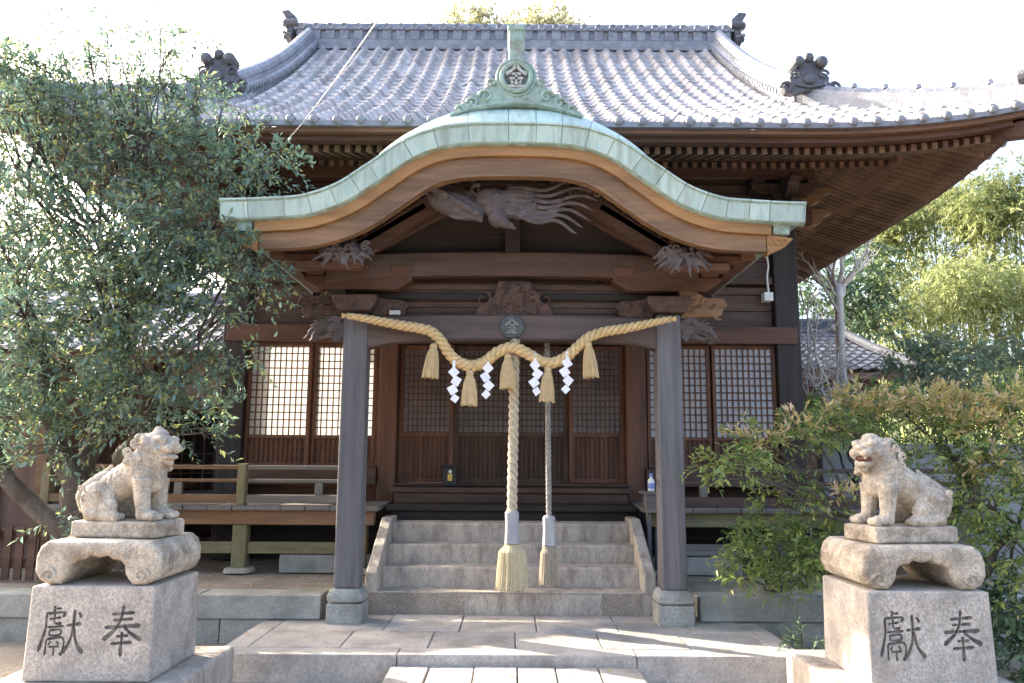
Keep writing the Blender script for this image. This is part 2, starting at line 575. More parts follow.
h = MB()
rows = []
for i in range(25):
    row = []
    yy = 26 + i * 3.0
    for j in range(61):
        xx = -110 + j * 220 / 60
        z = .05 + 7.5 * (1 - math.exp(-((yy - 26) / 22) ** 2)) * (0.8 + .3 * noise.noise((xx * .03, yy * .03, 3)))
        row.append((xx, yy, z))
    rows.append(row)
h.grid(rows)
struct('hillside', h, M_HILL, 'green wooded hillside rising behind the shrine', 'hill', smooth=True)

# landing of dressed slabs with a kerb
lb = MB().bx(-2.10, 2.10, 6.0, 7.38, ZG - .1, ZL - .03)
struct('landing_bed', lb, M_HILL, 'mortar bed between the slabs of the stone landing', 'landing bed')
rs = random.Random(3)
sl_ = MB()


def slabs(mb, x0, x1, y0, y1, z0, z1, cuts, gap=.007):
    xs = [x0] + cuts + [x1]
    for a, b in zip(xs, xs[1:]):
        dz = rs.uniform(-.003, .003)
        mb.bx(a + gap / 2, b - gap / 2, y0 + gap / 2, y1 - gap / 2, z0, z1 + dz)


slabs(sl_, -2.15, 2.15, 5.92, 6.12, ZG - .15, ZL, [-.82, .92])               # front kerb
slabs(sl_, -1.97, 1.97, 6.12, 6.70, ZL - .12, ZL, [-1.28, -.62, .04, .7, 1.36])
slabs(sl_, -1.97, 1.97, 6.70, 7.39, ZL - .12, ZL, [-1.05, -.42, .22, .9, 1.5])
for sx in (-1, 1):
    a, b = sorted((sx * 1.97, sx * 2.15))
    sl_.bx(a, b, 6.125, 6.76, ZG - .15, ZL + .002)
    sl_.bx(a, b, 6.766, 7.09, ZG - .15, ZL - .001)
struct('landing', sl_, M_PAVE, 'pale dressed stone landing in front of the steps', 'landing', bevel=.008)

pth = MB()
zp = .225
yy = 5.905
while yy > -2:
    d = .62
    cuts = sorted([-.85 + 1.76 * k / 6 + rs.uniform(-.03, .03) for k in range(1, 6)])
    if yy < 5.5:
        cuts = [c + .12 for c in cuts[:-1]]
    slabs(pth, -.86, .93, yy - d, yy, ZG - .1, zp, cuts, .010)
    yy -= d
struct('path', pth, M_PAVE, 'stone slab path leading to the landing', 'path', bevel=.008)

# upper terrace the hall stands on
te = MB()
te.bx(-6.6, 6.6, 7.40, 19.0, ZG - .1, ZT - .02)
struct('terrace', te, M_GROUND, 'packed earth terrace under the hall', 'terrace')
tk = MB()
for sx in (-1, 1):
    xs = [1.66, 2.75, 3.95, 5.2, 6.62]
    for a, b in zip(xs, xs[1:]):
        x0, x1 = sorted((sx * a, sx * b))
        tk.bx(x0 + .004, x1 - .004, 7.10, 7.42, .305, ZT)
        tk.bx(x0 - .2 * sx + .004, x1 - .2 * sx - .004, 7.13, 7.40, ZG - .1, .300)
tk.bx(-6.62, -6.3, 7.42, 19, ZG - .1, ZT)
tk.bx(6.3, 6.62, 7.42, 19, ZG - .1, ZT)
struct('terrace_kerb', tk, M_KERB, 'grey stone retaining kerb of the terrace', 'kerb', bevel=.012)

# ================================================================== STONE STEPS
st = thing('stone_steps', 'worn pale stone steps rising to the shrine entrance', 'steps', (0, 7.4, ZL))
SX0, SX1 = -1.33, 1.32
tops = [.497, .68, .86, 1.045]
fr = [7.40, 7.70, 8.00, 8.30]
for k in range(4):
    mb = MB()
    x0, x1 = (SX0 - .02, SX1 + .02) if k == 0 else (-1.225, 1.225)
    zb = ZL - .02 if k == 0 else tops[k - 1] - .02
    cut = -.08 if k == 0 else rs.choice([-.35, .3, .12]) if k == 1 else None
    parts = [(x0, x1)] if cut is None else [(x0, cut - .004), (cut + .004, x1)]
    for a, b in parts:
        # front edge slightly hollowed by wear
        n = 12
        rws = []
        for q in range(n + 1):
            xx = a + (b - a) * q / n
            wv = .006 * noise.noise((xx * 2.1, k * 3.3, .5))
            rws.append([(xx, fr[k] + wv, zb), (xx, fr[k] + wv, tops[k] - .018), (xx, fr[k] + .016 + wv, tops[k] + wv * .6), (xx, fr[k] + .34, tops[k] + wv * .4), (xx, fr[k] + .34, zb)])
        m0 = len(mb.v)
        mb.grid(rws)
        mb.f.append(tuple(range(m0, m0 + 5)))
        e = m0 + n * 5
        mb.f.append(tuple(range(e + 4, e - 1, -1)))
    mb.build('step', M_STEP, st)
for sx in (-1, 1):
    mb = MB()
    poly = [(7.415, ZT - .02), (7.415, .66), (8.24, 1.10), (8.60, 1.10), (8.60, ZT - .02)]
    a, b = sorted((sx * 1.228, sx * 1.335))
    mb.prism(poly, a, b, 'yz')
    mb.build('cheek_stone', M_STEP, st, bevel=.012)

# ================================================================== SHRINE HALL
hall = thing('shrine_hall', 'dark timber shrine hall with tiled roof and green copper curved porch', 'shrine', (0, 9.6, ZT))
WY0 = 9.6
HX = 3.4
# -- floor, inner walls, and a black box that paints the shade underneath
MB().bx(-3.3, 3.3, 9.75, 15.4, ZT - .05, 1.16).build('underfloor_shade_box', M_BLACK, hall)
MB().bx(-3.3, 3.3, 9.72, 15.4, 1.17, 1.38).build('floor', M_DK, hall)
MB().bx(-3.3, 3.3, 15.3, 15.45, 1.38, 5.5).build('back_wall', M_DK, hall)
for sx in (-1, 1):
    mb = MB()
    for k in range(13):
        z0 = 1.39 + k * .32
        a, b = sorted((sx * 3.36, sx * 3.40))
        if sx < 0 and 1.6 < z0 < 3.75:        # unseen wall gap, added and sized so sun backlights the left shoji
            mb.bx(a, b, 12.6, 15.4, z0, z0 + .315)
        else:
            mb.bx(a, b, 9.76, 15.4, z0, z0 + .315)
    mb.build('side_wall', M_DY, hall)
MB().bx(-3.3, 3.3, 9.75, 15.3, 5.30, 5.4).build('ceiling', M_BLACK, hall)
# -- columns
for x in (-3.4, -1.5, 1.5, 3.4):
    big = abs(x) > 3
    wd = .30 if big else .22
    z0 = ZT if big else 1.16
    MB().bx(x - wd / 2, x + wd / 2, 9.46, 9.74, z0, 5.0).build('column', M_BLACKV if big else M_RED, hall, bevel=.02)
# -- horizontal members of the front
MB().bx(-3.50, 3.50, 9.435, 9.62, 3.115, 3.33).build('lintel_beam', M_REDX, hall, bevel=.012)
for x0, x1 in ((-3.245, -1.615), (1.615, 3.245)):
    MB().bx(x0, x1, 9.43, 9.66, 1.39, 1.60).build('sill_beam', M_DK, hall, bevel=.01)
for sx in (-1, 1):
    for q, (za, zb) in enumerate(((3.34, 3.86), (3.97, 4.62), (4.87, 5.19))):
        mb = MB()
        z = za
        while z < zb - .05:
            hgt = min(rs.uniform(.20, .25), zb - z)
            a, b = sorted((sx * .02, sx * 3.24))
            mb.bx(a, b, 9.56 + rs.uniform(0, .006), 9.60, z, z + hgt - .008)
            z += hgt
        mb.build('wall_boards', M_DK, hall, bevel=.004)
MB().bx(-3.23, 3.23, 9.47, 9.64, 3.87, 3.96).build('tie_rail', M_DK, hall, bevel=.008)
MB().bx(-3.75, 3.75, 9.40, 9.66, 4.63, 4.86).build('head_beam', M_DK, hall, bevel=.012)
MB().bx(-3.80, 3.80, 9.38, 9.70, 5.20, 5.48).build('wall_plate', M_REDX, hall, bevel=.012)
# -- bracket sets under the plate
for x in (-3.4, -1.5, 0, 1.5, 3.4):
    mb = MB()
    mb.prism([(-.13, 0), (.13, 0), (.19, .08), (.19, .13), (-.19, .13), (-.19, .08)], 9.28, 9.62)
    mb.xf(Matrix.Translation((x, 0, 4.86)))
    br = mb.build('bracket', M_CARVB, hall, bevel=.008)
    mb = MB()
    mb.prism([(-.42, .07), (-.30, 0), (.30, 0), (.42, .07), (.42, .14), (-.42, .14)], 9.34, 9.56)
    for q in (-.34, 0, .34):
        mb.bx(q - .07, q + .07, 9.30, 9.60, .142, .20)
    mb.xf(Matrix.Translation((x, 0, 4.862 + .132)))
    mb.build('bracket_arm', M_CARVB, hall, bevel=.006)
for sx in (-1, 1):       # carved beam noses sticking out past the corner columns
    for ax, oz in (('x', 4.72), ('x', 5.0), ('y', 4.72), ('y', 5.0)):
        mb = MB()
        prof = [(0, -.10), (.22, -.10), (.34, -.04), (.40, .05), (.50, .08), (.46, .15), (.30, .13), (0, .12)]
        mb.prism(prof, -.07, .07, 'xz')
        if ax == 'x':
            M = Matrix.Translation((sx * 3.55, 9.56, oz)) @ Matrix.Scale(sx, 4, (1, 0, 0))
        else:
            M = Matrix.Translation((sx * 3.4, 9.44, oz)) @ Matrix.Rotation(-math.pi / 2, 4, 'Z')
        mb.xf(M)
        mb.build('beam_nose', M_BARGE2 if ax == 'x' else M_CARVB, hall, bevel=.01)


# -- lattice windows
def lattice(parent, x0, x1, z0, z1, y, nx, nz, bar, frame, paper, m, name, low=None, depth=.03, fm=None):
    f = MB()
    f.bx(x0, x0 + frame, y - .02, y + .04, z0, z1)
    f.bx(x1 - frame, x1, y - .02, y + .04, z0, z1)
    f.bx(x0 + frame, x1 - frame, y - .018, y + .038, z1 - frame, z1)
    f.bx(x0 + frame, x1 - frame, y - .018, y + .038, z0, z0 + frame)
    zlo = z0 + frame
    if low:
        f.bx(x0 + frame, x1 - frame, y - .018, y + .038, low - frame / 2, low + frame / 2)
        zlo = low + frame / 2
    wnd = f.build(name, fm or m, parent, bevel=.004)
    L = MB()
    for i in range(1, nx):
        x = x0 + frame + (x1 - x0 - 2 * frame) * i / nx
        L.bx(x - bar / 2, x + bar / 2, y - .004, y + .014, zlo, z1 - frame)
    for i in range(1, nz):
        z = zlo + (z1 - frame - zlo) * i / nz
        L.bx(x0 + frame, x1 - frame, y - .001, y + .017, z - bar / 2, z + bar / 2)
    L.build('lattice', m, wnd)
    if paper is M_SHOJI:
        MB().add([(x0 + frame * .5, y + .0195, zlo - .005), (x1 - frame * .5, y + .0195, zlo - .005), (x1 - frame * .5, y + .0195, z1 - frame * .5), (x0 + frame * .5, y + .0195, z1 - frame * .5)], [(0, 1, 2, 3)]).build('pane', paper, wnd, fix=False)
    else:
        MB().bx(x0 + frame * .5, x1 - frame * .5, y + .019, y + .025, zlo - .005, z1 - frame * .5).build('pane', paper, wnd)
    if low:
        L = MB()
        n = int((x1 - x0) / .062)
        for i in range(1, n):
            x = x0 + frame + (x1 - x0 - 2 * frame) * i / n
            L.bx(x - .009, x + .009, y - .004, y + .012, z0 + frame, low - frame / 2)
        for q in (.33, .66):
            zz = z0 + frame + (low - z0 - frame * 1.5) * q
            L.bx(x0 + frame, x1 - frame, y - .001, y + .015, zz - .009, zz + .009)
        L.bx(x0 + frame * .5, x1 - frame * .5, y + .018, y + .03, z0 + frame * .5, low)
        L.build('slat_panel', m, wnd)
    return wnd


for sx in (-1, 1):
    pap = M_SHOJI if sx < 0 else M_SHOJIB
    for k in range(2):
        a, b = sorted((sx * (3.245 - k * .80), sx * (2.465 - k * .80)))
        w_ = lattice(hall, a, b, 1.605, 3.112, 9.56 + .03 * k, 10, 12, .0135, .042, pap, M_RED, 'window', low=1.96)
    a, b = sorted((sx * 1.615, sx * 1.64))
    MB().bx(a, b, 9.5, 9.66, 1.605, 3.112).build('window_jamb', M_RED, hall)
# -- entrance doors
dx = [-1.385, -.71, 0.015, .70, 1.385]
for k in range(4):
    yk = 9.62 if k in (0, 3) else 9.67
    lattice(hall, dx[k] + .004, dx[k + 1] - .004, 1.42, 3.10, yk, 10, 13, .014, .055, M_DGLASS, M_RED if k in (0, 3) else M_DV, 'door', low=2.0)
MB().bx(-1.39, 1.39, 9.40, 9.74, 1.385, 1.415).build('threshold', M_DK, hall, bevel=.006)
# -- wooden treads between the stone steps and the door
mb = MB().bx(-1.36, 1.36, 8.66, 9.40, 1.14, 1.20)
mb.bx(-1.30, 1.30, 8.72, 9.36, ZT, 1.139)
mb.build('entrance_tread', M_BLACK, hall, bevel=.01)
mb = MB().bx(-1.38, 1.38, 9.05, 9.42, 1.32, 1.378)
mb.bx(-1.34, 1.34, 9.10, 9.41, 1.201, 1.319)
mb.build('entrance_tread', M_DK, hall, bevel=.01)

# -- veranda with railing, both sides
for sx in (-1, 1):
    fl = MB()
    xs = 1.40
    n = 14
    for k in range(n):          # floor boards run front to back
        a = xs + (5.0 - xs) * k / n
        b = xs + (5.0 - xs) * (k + 1) / n
        x0, x1 = sorted((sx * a, sx * b))
        fl.bx(x0 + .003, x1 - .003, 8.38 + rs.uniform(-.012, .012), 9.39, 1.15 + rs.uniform(0, .004), 1.205 + rs.uniform(-.003, .003))
    for k in range(28):
        a, b = 9.41 + k * .22, 9.41 + (k + 1) * .22
        x0, x1 = sorted((sx * 3.56, sx * 5.0))
        fl.bx(x0, x1, a, b - .005, 1.15, 1.205)
    fl.build('veranda_floor', M_POSTX, hall, bevel=.005)
    a, b = sorted((sx * 1.45, sx * 4.95))
    MB().bx(a, b, 8.46, 8.58, 1.0, 1.149).build('veranda_beam', M_VEND if sx < 0 else M_MOSSX, hall, bevel=.01)
    for x in (1.60, 2.87, 4.80):
        mb = MB().bx(sx * x - .075, sx * x + .075, 8.45, 8.60, .56, 1.0 if x != 2.87 else .998)
        MB_ = mb.build('veranda_post', M_MOSSY if sx < 0 else M_POST, hall, bevel=.012)
        MB().lathe([(.15, 0), (.14, .045), (.12, .05)], (sx * x, 8.53, ZT), 20, sq=4).build('base_stone', M_STONE, MB_)
    for x in (4.8, ):
        for yv in (10.5, 12.5, 14.5):
            MB().bx(sx * x - .07, sx * x + .07, yv - .07, yv + .07, ZT, 1.15).build('veranda_post', M_MOSSY, hall, bevel=.012)
    for (x0, x1) in ((1.68, 2.79), (2.95, 4.72)):
        a, b = sorted((sx * x0, sx * x1))
        MB().bx(a, b, 8.49, 8.55, .70, .82).build('tie_beam', M_MOSSX if sx < 0 else M_POSTX, hall, bevel=.008)
    a, b = sorted((sx * 1.50, sx * 2.45))
    MB().bx(a, b, 8.50, 8.68, ZT - .01, .69).build('footing_stone', M_KERB, hall, bevel=.015)
    # railing
    rl = []
    for (z, hh, ww, nm) in ((1.60, .045, .07, 'top_rail'), (1.46, .035, .05, 'middle_rail'), (1.27, .085, .075, 'bottom_rail')):
        for (x0, x1) in ((1.66, 2.82), (2.92, 4.92)):
            a, b = sorted((sx * x0, sx * x1))
            MB().bx(a, b, 8.47 - ww / 2, 8.47 + ww / 2, z - hh / 2, z + hh / 2).build(nm, (M_VEND if sx < 0 and x0 > 2.5 else M_DK if sx > 0 else M_POSTX), hall, bevel=.008)
    for x, zt in ((2.87, 1.64), (4.95, 1.64), (1.64, 1.62)):
        MB().bx(sx * x - .045, sx * x + .045, 8.42, 8.52, 1.206, zt).build('rail_post', M_MOSSY if sx < 0 else M_DV, hall, bevel=.008)
    for x in (2.05, 3.55, 4.2):
        MB().bx(sx * x - .04, sx * x + .04, 8.445, 8.495, 1.313, 1.442).build('rail_strut', M_POSTX, hall, bevel=.004)
    # side run of the railing
    for (z, hh, ww, nm) in ((1.60, .045, .07, 'top_rail'), (1.46, .035, .05, 'middle_rail'), (1.27, .085, .075, 'bottom_rail')):
        MB().bx(sx * 4.95 - ww / 2, sx * 4.95 + ww / 2, 8.53, 15.4, z - hh / 2, z + hh / 2).build(nm, M_VEND, hall, bevel=.008)

# ------------------------------------------------------------------ main roof
EY, EX, YC, HD = 7.55, 5.45, 12.5, 4.95
DG = 1.95                      # run from the eave to the foot of the gable


def lift(q):
    return .26 * max(0.0, (q - 2.8) / 2.65) ** 2.4


def zr(d, lat=0.0):
    return 5.09 + .53 * d + .040 * d * d + lift(lat) * max(0, 1 - d / 4.0)


def front_x(d):
    return EX - d if d < DG else EX - DG + .06


def tile_slope(mb, side):
    """corrugated pantile sheet; side 'f','b' front/back, 'r','l' flanks"""
    per, crs = .24, .225
    if side in 'fb':
        half, dmax = EX, HD
    else:
        half, dmax = HD, DG + .02
    nc = int(round(2 * half / per)) * 8
    xs = [-half + 2 * half * i / nc for i in range(nc + 1)]
    rows = []
    d = 0
    k = 0
    ds = []
    while d < dmax:
        ds.append((d, 1.0))
        d2 = min(d + crs, dmax)
        ds.append((d + (d2 - d) * .5, .5))
        ds.append((d2 - .012, 0.0))
        d = d2
    for d, fr_ in ds:
        lim = (front_x(d) if side in 'fb' else HD - d)
        row = []
        for x in xs:
            xc = max(-lim, min(lim, x))
            ph = (xc / per) % 1.0
            prof = .074 * max(0, math.cos(2 * math.pi * (ph - .5))) ** .8 - .012 * max(0, -math.cos(2 * math.pi * (ph - .5)))
            hh = prof + .022 * fr_ + .010 * noise.noise((math.floor(x / per) * 3.17, math.floor(d / crs + .01) * 2.3 + .4, 1.7))
            latv = abs(xc) if side in 'fb' else abs(xc) + (EX - HD)
            z = zr(d, latv) + hh
            if side == 'f':
                row.append((xc, EY + d, z))
            elif side == 'b':
                row.append((xc, 2 * YC - EY - d, z))
            elif side == 'r':
                row.append((EX - d, YC + xc, z))
            else:
                row.append((-EX + d, YC + xc, z))
        rows.append(row)
    n0 = len(mb.v)
    ncol = nc + 1
    mb.v.extend([p for r in rows for p in r])
    for i in range(len(rows) - 1):
        la = front_x(ds[i][0]) if side in 'fb' else HD - ds[i][0]
        for j in range(nc):
            if abs(xs[j]) >= la and abs(xs[j + 1]) >= la and xs[j] * xs[j + 1] > 0:
                continue
            q = (n0 + i * ncol + j, n0 + i * ncol + j + 1, n0 + (i + 1) * ncol + j + 1, n0 + (i + 1) * ncol + j)
            mb.f.append(q)
    return mb


for sd in 'fbrl':
    tile_slope(MB(), sd).build('tile_roof', M_TILE, hall, smooth=False, fix=True)
mb = MB()
for side in 'fbrl':
    rws = []
    for d in [0.02, .5, 1.0, 1.5, 1.95] + ([2.5, 3.2, 4.0, HD] if side in 'fb' else []):
        row = []
        half = (front_x(d) if side in 'fb' else HD - d)
        for i in range(45):
            q = -half + 2 * half * i / 44
            lat = abs(q) if side in 'fb' else abs(q) + EX - HD
            z = zr(d, lat) - .035
            row.append({'f': (q, EY + d, z), 'b': (q, 2 * YC - EY - d, z), 'r': (EX - d, YC + q, z), 'l': (-EX + d, YC + q, z)}[side])
        rws.append(row)
    mb.grid(rws)
mb.build('light_stop_deck', M_DY, hall)  # unseen sheet added below the tiles to stop sunlight leaking through
# round eave tiles along the front and flanks
cap = MB().lathe([(.001, -.010), (.032, -.010), (.042, 0), (.046, .02), (.046, .12), (.001, .12)], (0, 0, 0), 14, 'y')
cap0 = None
ncap = int(round(2 * EX / .24))
for k in range(ncap):
    x = (k - ncap / 2 + .5) * .24 + (.12 if ncap % 2 else 0)
    x = round(x / .24 - .5) * .24 + .12
    if abs(x) > EX - .05:
        continue
    z = zr(0, abs(x)) + .034
    if cap0 is None:
        cap0 = cap.build('eave_tile', M_TILED, hall, smooth=True, angle=30)
        base_o = cap0
        cap0.location = (x, EY - .03, z)
    else:
        c = copy_part(base_o, hall)
        c.location = (x, EY - .03, z)
for sx in (-1, 1):
    mb = MB()
    for k in range(36):
        y = 7.75 + k * .27
        mb.lathe([(.001, -.012), (.040, -.012), (.056, .02), (.056, .12), (.001, .12)], (sx * (EX + .03) - (0 if sx < 0 else .108), y, zr(0, abs(y - YC) + EX - HD) + .03), 10, 'x')
    mb.build('flank_eave_tiles', M_TILED, hall, smooth=True)


# eave boards that follow the lift of the corners: a fascia under the tiles, then a second below
def eave_strip(dep, thick_z0, thick_z1, wdt, m, name):
    for side in 'frbl':
        mb = MB()
        rws = []
        half = (EX if side in 'fb' else HD) - dep
        n = 44
        for i in range(n + 1):
            q = -half + 2 * half * i / n
            lat = abs(q) + (0 if side in 'fb' else EX - HD)
            zz = 5.09 + lift(lat)
            ring = []
            for (dd, z) in ((dep, thick_z0), (dep, thick_z1), (dep + wdt, thick_z1), (dep + wdt, thick_z0)):
                qq = q * (half + dep - dd) / half if False else q
                if side == 'f':
                    ring.append((qq, EY + dd, zz + z))
                elif side == 'b':
                    ring.append((qq, 2 * YC - EY - dd, zz + z))
                elif side == 'r':
                    ring.append((EX - dd, YC + qq, zz + z))
                else:
                    ring.append((-EX + dd, YC + qq, zz + z))
            ring.append(ring[0])
            rws.append(ring)
        mb.grid(rws)
        for e in (0, n):
            b0 = e * 5
            mb.f.append((b0, b0 + 1, b0 + 2, b0 + 3))
        mb.build(name, m, hall)


eave_strip(.0, -.022, .034, .05, M_TILED, 'eave_tile_band')
eave_strip(.05, -.070, -.024, .10, M_EAVE, 'eave_board')
eave_strip(.13, -.128, -.072, .12, M_REDX, 'eave_board')


def soffit_z(d, lat):
    return 4.855 + .3 * min(d, 1.0) + .42 * max(0, d - 1.0) + lift(lat) * max(0, 1 - d / 3.0)


for side in 'frbl':
    mb = MB()
    rws = []
    for d in [.16, .5, .8, 1.1, 1.5, 2.0, 2.2]:
        row = []
        half = (EX if side in 'fb' else HD) - d
        for i in range(45):
            q = -half + 2 * half * i / 44
            lat = abs(q) + (0 if side in 'fb' else EX - HD)
            z = soffit_z(d, lat) + .09
            row.append({'f': (q, EY + d, z), 'b': (q, 2 * YC - EY - d, z), 'r': (EX - d, YC + q, z), 'l': (-EX + d, YC + q, z)}[side])
        rws.append(row)
    mb.grid(rws)
    mb.build('soffit', M_DY, hall)


def rafter_geo(mb, side, q, d0, d1, wd, ht, drop):
    lat = abs(q) + (0 if side in 'fb' else EX - HD)
    lim = (EX if side in 'fb' else HD) - abs(q)
    d1 = min(d1, max(d0 + .06, lim + .02))
    n0 = len(mb.v)
    for d in (d0, d1):
        z1 = soffit_z(d, lat) + .085 - drop
        for sx_, zz in ((-wd / 2, z1 - ht), (wd / 2, z1 - ht), (wd / 2, z1), (-wd / 2, z1)):
            mb.v.append({'f': (q + sx_, EY + d, zz), 'b': (q + sx_, 2 * YC - EY - d, zz), 'r': (EX - d, YC + q + sx_, zz), 'l': (-EX + d, YC + q + sx_, zz)}[side])
    mb.f.extend([tuple(n0 + i for i in f) for f in [(0, 1, 2, 3), (7, 6, 5, 4), (0, 4, 5, 1), (1, 5, 6, 2), (2, 6, 7, 3), (3, 7, 4, 0)]])
    return mb


nr_ = 90
for k in range(nr_):
    q = -5.02 + 10.04 * k / (nr_ - 1)
    rafter_geo(MB(), 'f', q, .28, 1.06, .055, .075, 0.055).build('rafter', M_RAFT, hall, fix=True)
low = MB()
for k in range(nr_):
    q = -5.02 + 10.04 * k / (nr_ - 1)
    if abs(q) < 4.3:
        rafter_geo(low, 'f', q, 1.0, 2.1, .055, .075, .15)
for side in 'rl':
    for k in range(84):
        q = -4.65 + 9.3 * k / 83
        rafter_geo(low, side, q, .28, 1.06, .055, .075, 0.055)
        if abs(q) < 4.0:
            rafter_geo(low, side, q, 1.0, 1.95, .055, .075, .15)
lr = low.build('lower_rafters', M_RAFT, hall)
lr['kind'] = 'stuff'
# purlin boards on the rafters' step
for side in 'frl':
    mb = MB()
    half = (EX if side == 'f' else HD) - 1.0
    rws = []
    for i in range(31):
        q = -half + 2 * half * i / 30
        lat = abs(q) + (0 if side == 'f' else EX - HD)
        ring = []
        for d, dz in ((1.0, -.045), (1.0, -.02), (1.09, -.02), (1.09, -.045)):
            z = soffit_z(1.0, lat) + dz - .0
            ring.append({'f': (q, EY + d, z), 'r': (EX - d, YC + q, z), 'l': (-EX + d, YC + q, z)}[side])
        ring.append(ring[0])
        rws.append(ring)
    mb.grid(rws)
    mb.build('eave_purlin', M_REDX, hall)
for sx in (-1, 1):           # diagonal hip rafters under the corners
    zt = soffit_z(.2, EX - .2)
    MB().beam((sx * (EX - .12), EY + .12, zt - .0), (sx * 3.35, 9.62, 5.50), .13, .17).build('hip_rafter', M_REDX, hall, bevel=.01)

# ridge
ZR = zr(HD)
mb = MB()
mb.bx(-3.72, 3.72, YC - .22, YC + .22, ZR - .15, ZR + .02)
rg = mb.build('main_ridge', M_TILED, hall, bevel=.01)
mb = MB()
for k in range(31):
    x = -3.6 + k * .24
    mb.bx(x - .075, x + .075, YC - .19, YC + .19, ZR + .035, ZR + .215)
MB().bx(-3.7, 3.7, YC - .15, YC + .15, ZR + .015, ZR + .216).build('ridge_core', M_TILED, rg)
mb.build('ridge_course', M_TILED, rg, bevel=.012)
mb = MB()
mb.bx(-3.74, 3.74, YC - .19, YC + .19, ZR + .217, ZR + .262)
for k in range(31):
    x = -3.6 + k * .24
    mb.lathe([(.001, -.20), (.06, -.22), (.068, -.19), (.068, .19), (.06, .22), (.001, .20)], (x, YC, ZR + .262), 10, 'y')
mb.build('ridge_course', M_TILED, rg)
mb = MB()
for k in range(30):
    x = -3.72 + k * .248
    mb.lathe([(.085, 0), (.098, .02), (.088, .246)], (x, YC, ZR + .335), 12, 'x')
mb.build('ridge_cap', M_TILED, rg, smooth=True)


def oni(parent, loc, s, rotz, m, horns=True, crest=False):
    """demon tile: stepped plate with scrolls, boss and knobs"""
    mb = MB()
    half = [(0, .62), (.10, .60), (.16, .52), (.24, .50), (.27, .42), (.24, .36), (.33, .33), (.38, .25), (.36, .16), (.46, .13), (.52, .05), (.46, -.06), (.30, -.08), (.10, -.02)]
    poly = half + [(-a, b) for a, b in half[::-1] if a > 0]
    mb.prism([(a * s, b * s) for a, b in poly], -.08 * s, .08 * s)
    for q in (-1, 1):
        sp = [(q * (.44 + r_ * math.cos(t) * .9) * s, -.10 * s, (.03 + r_ * math.sin(t)) * s) for t, r_ in [(k * .5, .13 - .007 * k) for k in range(14)]]
        mb.tube(sp, [.035 * s] * 14, 6)
        sp = [(q * (.26 + r_ * math.cos(t)) * s, -.10 * s, (.30 + r_ * math.sin(t)) * s) for t, r_ in [(k * .5, .10 - .006 * k) for k in range(12)]]
        mb.tube(sp, [.03 * s] * 12, 6)
        mb.lathe([(.001, -.16), (.05, -.15), (.075, -.11), (.075, .1), (.001, .1)], (q * .22 * s, 0, .53 * s), 10, 'y')
    mb.lathe([(.001, -.15 * s), (.09 * s, -.14 * s), (.12 * s, -.10 * s), (.12 * s, .0)], (0, 0, .22 * s), 16, 'y')
    mb.lathe([(.001, -.16 * s), (.07 * s, -.15 * s), (.10 * s, -.10 * s), (.10 * s, .1 * s), (.001, .1 * s)], (0, 0, .64 * s), 12, 'y')
    mb.tube([(-.28 * s, -.09 * s, .10 * s), (0, -.12 * s, .04 * s), (.28 * s, -.09 * s, .10 * s)], .03 * s, 6)
    mb.xf(Matrix.Translation(loc) @ Matrix.Rotation(rotz, 4, 'Z'))
    return mb.build('ridge_end_tile', m, parent, bevel=.012 * s, segs=1)


